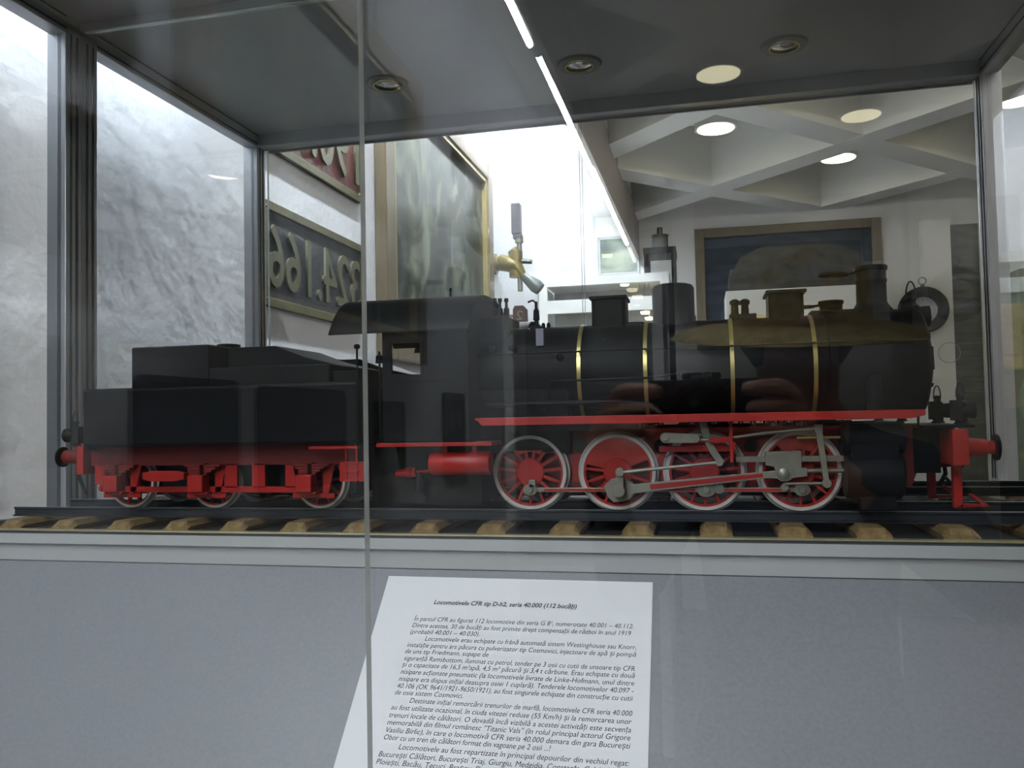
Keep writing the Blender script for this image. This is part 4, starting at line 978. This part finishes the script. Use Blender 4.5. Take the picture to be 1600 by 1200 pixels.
# dark framed cabinet with upright boiler model on top
YD = 6.3
x0, z1 = at(1006, 397, YD); x1, _ = at(1055, 397, YD); yd = ry(YD)
dc = thing('dark_cabinet', ((x0+x1)/2, yd-.15, 0), 'narrow dark framed cabinet carrying an upright boiler model before the far wall', 'cabinet')
b = B(); 
for (xa, xb, ya, yb_) in ((x0, x0+.03, yd-.03, yd), (x1-.03, x1, yd-.03, yd), (x0, x0+.03, yd-.3, yd-.27), (x1-.03, x1, yd-.3, yd-.27)): box(b, xa, xb, ya, yb_, 0, z1)
box(b, x0-.005, x1+.005, yd-.305, yd+.005, z1, z1+.045); box(b, x0, x1, yd-.3, yd, 0, .8); obj('cabinet_frame', b, m_blackm, dc)
b = B(); box(b, x0+.03, x1-.03, yd-.02, yd-.014, .8, z1); obj('pane', b, m_glass, dc)
xx = at(1030, 380, YD)[0]; zz = z1+.045; hb = at(1030, 349, YD)[1]-zz
b = B(); lathe(b, [(0, .062), (.01, .062), (hb*.62, .060), (hb*.63, .068), (hb*.66, .068), (hb*.68, .045), (hb*.72, .022), (hb*.98, .022), (hb, .018)], (xx, yd-.15, zz+.001), (0, 0, 1), 24)
tag(obj('boiler_model', b, m_steeld, None, smooth=True), 'small dark upright boiler with chimney on top of the dark cabinet', 'model')
# white plinth
YP = 5.6; x0, z1 = at(1134, 455, YP); x1, _ = at(1342, 450, YP); yp = ry(YP)
b = B(); box(b, x0, x1, yp-.4, yp, 0, z1); o = obj('display_plinth', b, m_whitemetal, None, bevel=.004); tag(o, 'plain white display plinth below the dark blue painting', 'plinth')
# white wall pier, dark poster, round gauge, thin ring standing in for a reflection
x0, x1, z0, z1 = mrect(1440, 345, 1501, 760, YW-.1)
b = B(); box(b, x0, x1, YF, YF+.10, 0, z1); o = obj('wall_pier', b, mat('pier_white', (.95, .94, .90), .7)); o['kind'] = 'structure'
x2, _ = at(1534, 500, YW-.02); x3, _ = at(1440, 345, YW)
b = B(); box(b, x1+.004, x2, YF+.004, YF+.02, .2, z1-.03)
pm = painting_mat('dark_green_poster', (.03, .035, .025), (.06, .065, .045), (.12, .11, .07), 3, (1, 1, 6)); tag(obj('poster', b, pm), 'tall dark green poster beside the white pier on the far wall', 'poster')
YG = YW-.18; g = mp_(1446, 483, YG); yg = YF+.10
sc_ = YG/1300
gg = thing('round_gauge', (g.x, yg, g.z-.18), 'round gauge with thick dark rim and pale dial hanging on the far wall', 'gauge')
R1 = 34*sc_; R0 = 19*sc_
b = B(); ringlathe(b, [(.0, R1), (.04, R1), (.06, R1*.9), (.06, R0*1.08), (.03, R0), (0, R0)], (g.x, yg+.001, g.z), (0, 1, 0), 40); obj('rim', b, m_blackm, gg, smooth=True)
b = B(); cyl(b, (g.x, yg+.012, g.z), (0, 1, 0), R0*1.02, .02, 32); dl = obj('dial', b, m_paper, gg)
b = B()
for k in range(16):
    a_ = 2*PI*k/16; r_ = R0*.8; box(b, g.x+math.cos(a_)*r_-.003, g.x+math.cos(a_)*r_+.003, yg+.022, yg+.0235, g.z+math.sin(a_)*r_-.003, g.z+math.sin(a_)*r_+.003)
bar(b, (g.x, g.z), (g.x+R0*.5, g.z+R0*.4), .003, .0015, yg+.022, yg+.025); obj('dial_marking', b, m_ink, dl)
b = B(); ringlathe(b, [(-.003, .030), (.003, .030), (.003, .024), (-.003, .024)], (g.x, yg+.02, g.z+R1+.045), (0, 1, 0), 20); lathe(b, [(0, .018), (.03, .012)], (g.x, yg+.02, g.z+R1-.008), (0, 0, 1), 12); obj('hanging_ring', b, m_steeld, gg)
q = mp_(1488, 550, YG); b = B(); ringlathe(b, [(-.002, 15*sc_), (.002, 15*sc_), (.002, 14.2*sc_), (-.002, 14.2*sc_)], (q.x, yg+.004, q.z), (0, 1, 0), 40)
tag(obj('reflection_ring', b, m_grey), 'thin grey ring standing in for a faint reflection below the round gauge', 'ring')
# right of the showcase: white notice board and shelf of model coaches
YS = 4.2; x0, z1 = at(1568, 232, YS); ys = ry(YS); z0 = at(1580, 428, YS)[1]
b = B(); box(b, x0, x0+.9, ys-.03, ys, z0, z1); nb2 = obj('notice_board', b, m_whitemetal); tag(nb2, 'blank white board above the shelf unit at the right edge', 'board')
b = B(); box(b, x0+.12, x0+.15, ys-.028, ys-.004, .0, z0); box(b, x0+.8, x0+.83, ys-.028, ys-.004, 0, z0); objs('stand_leg', b, m_grey, nb2)
x0, zt_ = at(1556, 436, YS-.1); ysf = ry(YS-.1); lv = [at(1580, v, YS-.1)[1] for v in (571, 620, 687, 760)]
sf = thing('shelf_unit', (x0+.5, ysf-.1, 0), 'grey shelf unit holding coloured model coaches at the right edge', 'shelf')
b = B(); box(b, x0, x0+.02, ysf-.01, ysf+.28, .2, zt_); box(b, x0+1, x0+1.02, ysf-.01, ysf+.28, .2, zt_); obj('side_panel', b, m_green, sf)
b = B(); box(b, x0+.02, x0+1, ysf-.01, ysf+.0, .2, zt_); obj('back_panel', b, m_green, sf)
for z in lv+[.22]:
    b = B(); box(b, x0+.02, x0+1, ysf, ysf+.28, z-.015, z); obj('shelf_board', b, m_yel, sf)
for k, (z, mm, nm) in enumerate(((lv[0], m_orange, 'orange'), (lv[1], m_grey, 'grey'), (lv[2], m_red, 'red'), (lv[3], m_green, 'green'))):
    hgt = (.20, .09, .13, .13)[k]; ln = .7
    t = thing('model_coach', (x0+.022+ln/2, ysf+.15, z), nm+' model coach on the '+('top', 'second', 'third', 'lowest visible')[k]+' shelf at the right edge', 'model coach', 'coaches on the shelf unit')
    b = B(); prismx(b, [(ysf+.09, z+.025), (ysf+.21, z+.025), (ysf+.21, z+hgt*.75), (ysf+.19, z+hgt*.95), (ysf+.15, z+hgt), (ysf+.11, z+hgt*.95), (ysf+.09, z+hgt*.75)], x0+.022, x0+.022+ln); obj('coach_body', b, mm, t)
    b = B()
    for q in range(7): box(b, x0+.05+q*.095, x0+.10+q*.095, ysf+.209, ysf+.212, z+hgt*.45, z+hgt*.7)
    objs('coach_window', b, m_blackm, t)
    for q in (.1, .2, .5, .6):
        b = B(); cyl(b, (x0+.05+q, ysf+.15, z+.0165), (0, 1, 0), .016, .10, 18); obj('coach_wheel', b, m_steeld, t)

# ------------------------------------------------------------------ photographer (seen only as a reflection)
HX, HY = .135, -.40
per = thing('person', (HX, HY-.08, 0), 'person in straw hat and dark shirt holding a camera, faintly mirrored in the glass', 'person')
verts = []; edges = []; rad = []
def J(p, r, frm=None):
    verts.append(Vector(p)); rad.append(r)
    if frm is not None: edges.append((frm, len(verts)-1))
    return len(verts)-1
bx, by = HX, HY-.10
pel = J((bx, by, .90), (.16, .11)); sp1 = J((bx, by+.01, 1.02), (.14, .10), pel); sp2 = J((bx, by+.01, 1.15), (.15, .11), sp1); ch_ = J((bx, by, 1.29), (.15, .10), sp2)
nk = J((HX, HY-.05, 1.385), (.055, .055), ch_); hd0 = J((HX, HY-.02, 1.45), (.060, .070), nk); hd1 = J((HX, HY, 1.52), (.072, .090), hd0); hd2 = J((HX, HY, 1.58), (.070, .085), hd1)
for s in (-1, 1):
    hip = J((bx+s*.10, by, .82), .095, pel); kn = J((bx+s*.11, by+.01, .47), .062, hip); an = J((bx+s*.12, by-.02, .09), .042, kn); to = J((bx+s*.13, by+.14, .035), .035, an)
hands = {}
for s in (-1, 1):
    sh_ = J((bx+s*.17, by, 1.30), .062, ch_); el = J((bx+s*.25, by+.12, 1.13), .044, sh_)
    wr = J((s*.115, -.115, H-.055), .027, el); pm_ = J((s*.098, -.068, H-.022), (.026, .020), wr)
    for f in range(4):
        z = H+.022-.019*f
        k0 = J((s*.086, -.052, z), .0105, pm_); k1 = J((s*.072, -.020, z+.002), .0095, k0); k2 = J((s*(.052+.003*f), -.010, z+.001), .0088, k1); J((s*(.036+.004*f), -.012, z), .0078, k2)
    t0 = J((s*.080, -.085, H-.012), .012, pm_); t1 = J((s*.060, -.075, H-.002), .0105, t0); J((s*.042, -.066, H+.004), .009, t1)
me = bpy.data.meshes.new('body'); me.from_pydata([v-Vector(per.location) for v in verts], edges, [])
body = bpy.data.objects.new('body', me); C.objects.link(body); body.parent = per
for mm in (m_skin, m_shirt, m_jeans): me.materials.append(mm)
sk = body.modifiers.new('skin', 'SKIN'); sk.use_smooth_shade = True
sv = me.skin_vertices[0].data
for i, r in enumerate(rad):
    sv[i].radius = (r, r) if not isinstance(r, tuple) else r
    sv[i].use_root = (i == 0)
sb_ = body.modifiers.new('sub', 'SUBSURF'); sb_.levels = 1; sb_.render_levels = 1
bpy.context.view_layer.update()
ev = body.evaluated_get(bpy.context.evaluated_depsgraph_get()); me2 = bpy.data.meshes.new_from_object(ev)
body.modifiers.clear(); body.data = me2
if len(me2.materials) < 3:
    me2.materials.clear()
    for mm in (m_skin, m_shirt, m_jeans): me2.materials.append(mm)
for p in me2.polygons:
    p.use_smooth = True; c_ = p.center+Vector(per.location)
    arm = c_.y > by+.16 and c_.z > 1.0
    p.material_index = 2 if c_.z < .90 else (0 if (c_.z > 1.375 and abs(c_.x-HX) < .12 and c_.y < -.2) or (arm and c_.y > -.135) else 1)
# face details, hair, hat
b = B()
for s in (-1, 1): lathe(b, [(0, .0), (0, .010), (.006, .007), (.008, 0)], (HX+s*.030, HY+.078, 1.535), (0, 1, 0), 12)
objs('eye', b, m_paper, body, smooth=True)
b = B(); tube(b, [(HX, HY+.075, 1.545), (HX, HY+.098, 1.512), (HX, HY+.082, 1.503)], [.007, .012, .010], 10); obj('nose', b, m_skin, body, smooth=True)
b = B(); tube(b, [(HX-.025, HY+.070, 1.475), (HX, HY+.080, 1.472), (HX+.025, HY+.070, 1.475)], [.003, .006, .003], 8); obj('mouth', b, mat('lips', (.35, .12, .10), .5), body, smooth=True)
b = B()
for s in (-1, 1): lathe(b, [(0, .006), (.006, .018), (.010, .016), (.011, 0)], (HX+s*.072, HY-.005, 1.525), (s, .2, 0), 14)
objs('ear', b, m_skin, body, smooth=True)
b = B(); lathe(b, [(-.10, .06), (-.06, .086), (0, .090), (.04, .080), (.06, .03), (.062, 0)], (HX, HY-.022, 1.565), (0, 0, 1), 24); obj('hair', b, m_hair, per, smooth=True)
b = B(); ax_ = Vector((.02, .16, 1)).normalized(); hc = Vector((HX, HY, H+.125))
lathe(b, [(-.020, .178), (-.010, .165), (-.002, .13), (.0, .097), (.02, .097), (.07, .092), (.095, .078), (.107, .05), (.108, .02), (.104, 0)], hc, ax_, 40)
hat = obj('straw_hat', b, m_straw, per, smooth=True)
tag(hat, 'golden straw hat')
# camera in the hands
cm = thing('compact_camera', (0, -.03, H-.04), 'black compact camera held up in front of the person, faint in the glass', 'camera')
b = B(); box(b, -.058, .058, -.060, -.026, H-.042, H+.034); box(b, -.02, .02, -.058, -.028, H+.034, H+.041); obj('camera_body', b, m_camera, cm, bevel=.006)
b = B(); ringlathe(b, [(0, .034), (.020, .034), (.022, .0325), (.022, .0300), (.012, .027), (0, .027)], (0, -.027, H), (0, 1, 0), 48); lr = obj('lens_barrel', b, m_camera, cm, smooth=True)
b = B(); ringlathe(b, [(0, .0338), (.0012, .0338), (.0012, .0322), (0, .0322)], (0, -.0055, H), (0, 1, 0), 48); obj('lens_ring', b, m_chrome, lr, smooth=True)
b = B(); lathe(b, [(0, .027), (.003, .02), (.005, 0)], (0, -.026, H), (0, 1, 0), 32); obj('lens_glass', b, m_lens, lr, smooth=True)
tb = text_bm([("Nikon", -.011, .0, .022, .008)], .008, extrude=.0003)
tb.transform(Matrix.Translation((.0, -.0255, H+.0350)) @ Matrix(((-1, 0, 0, 0), (0, 0, 1, 0), (0, 1, 0, 0), (0, 0, 0, 1))) @ Matrix.Scale(.9, 4)); obj('brand_lettering', tb, m_paper, cm)
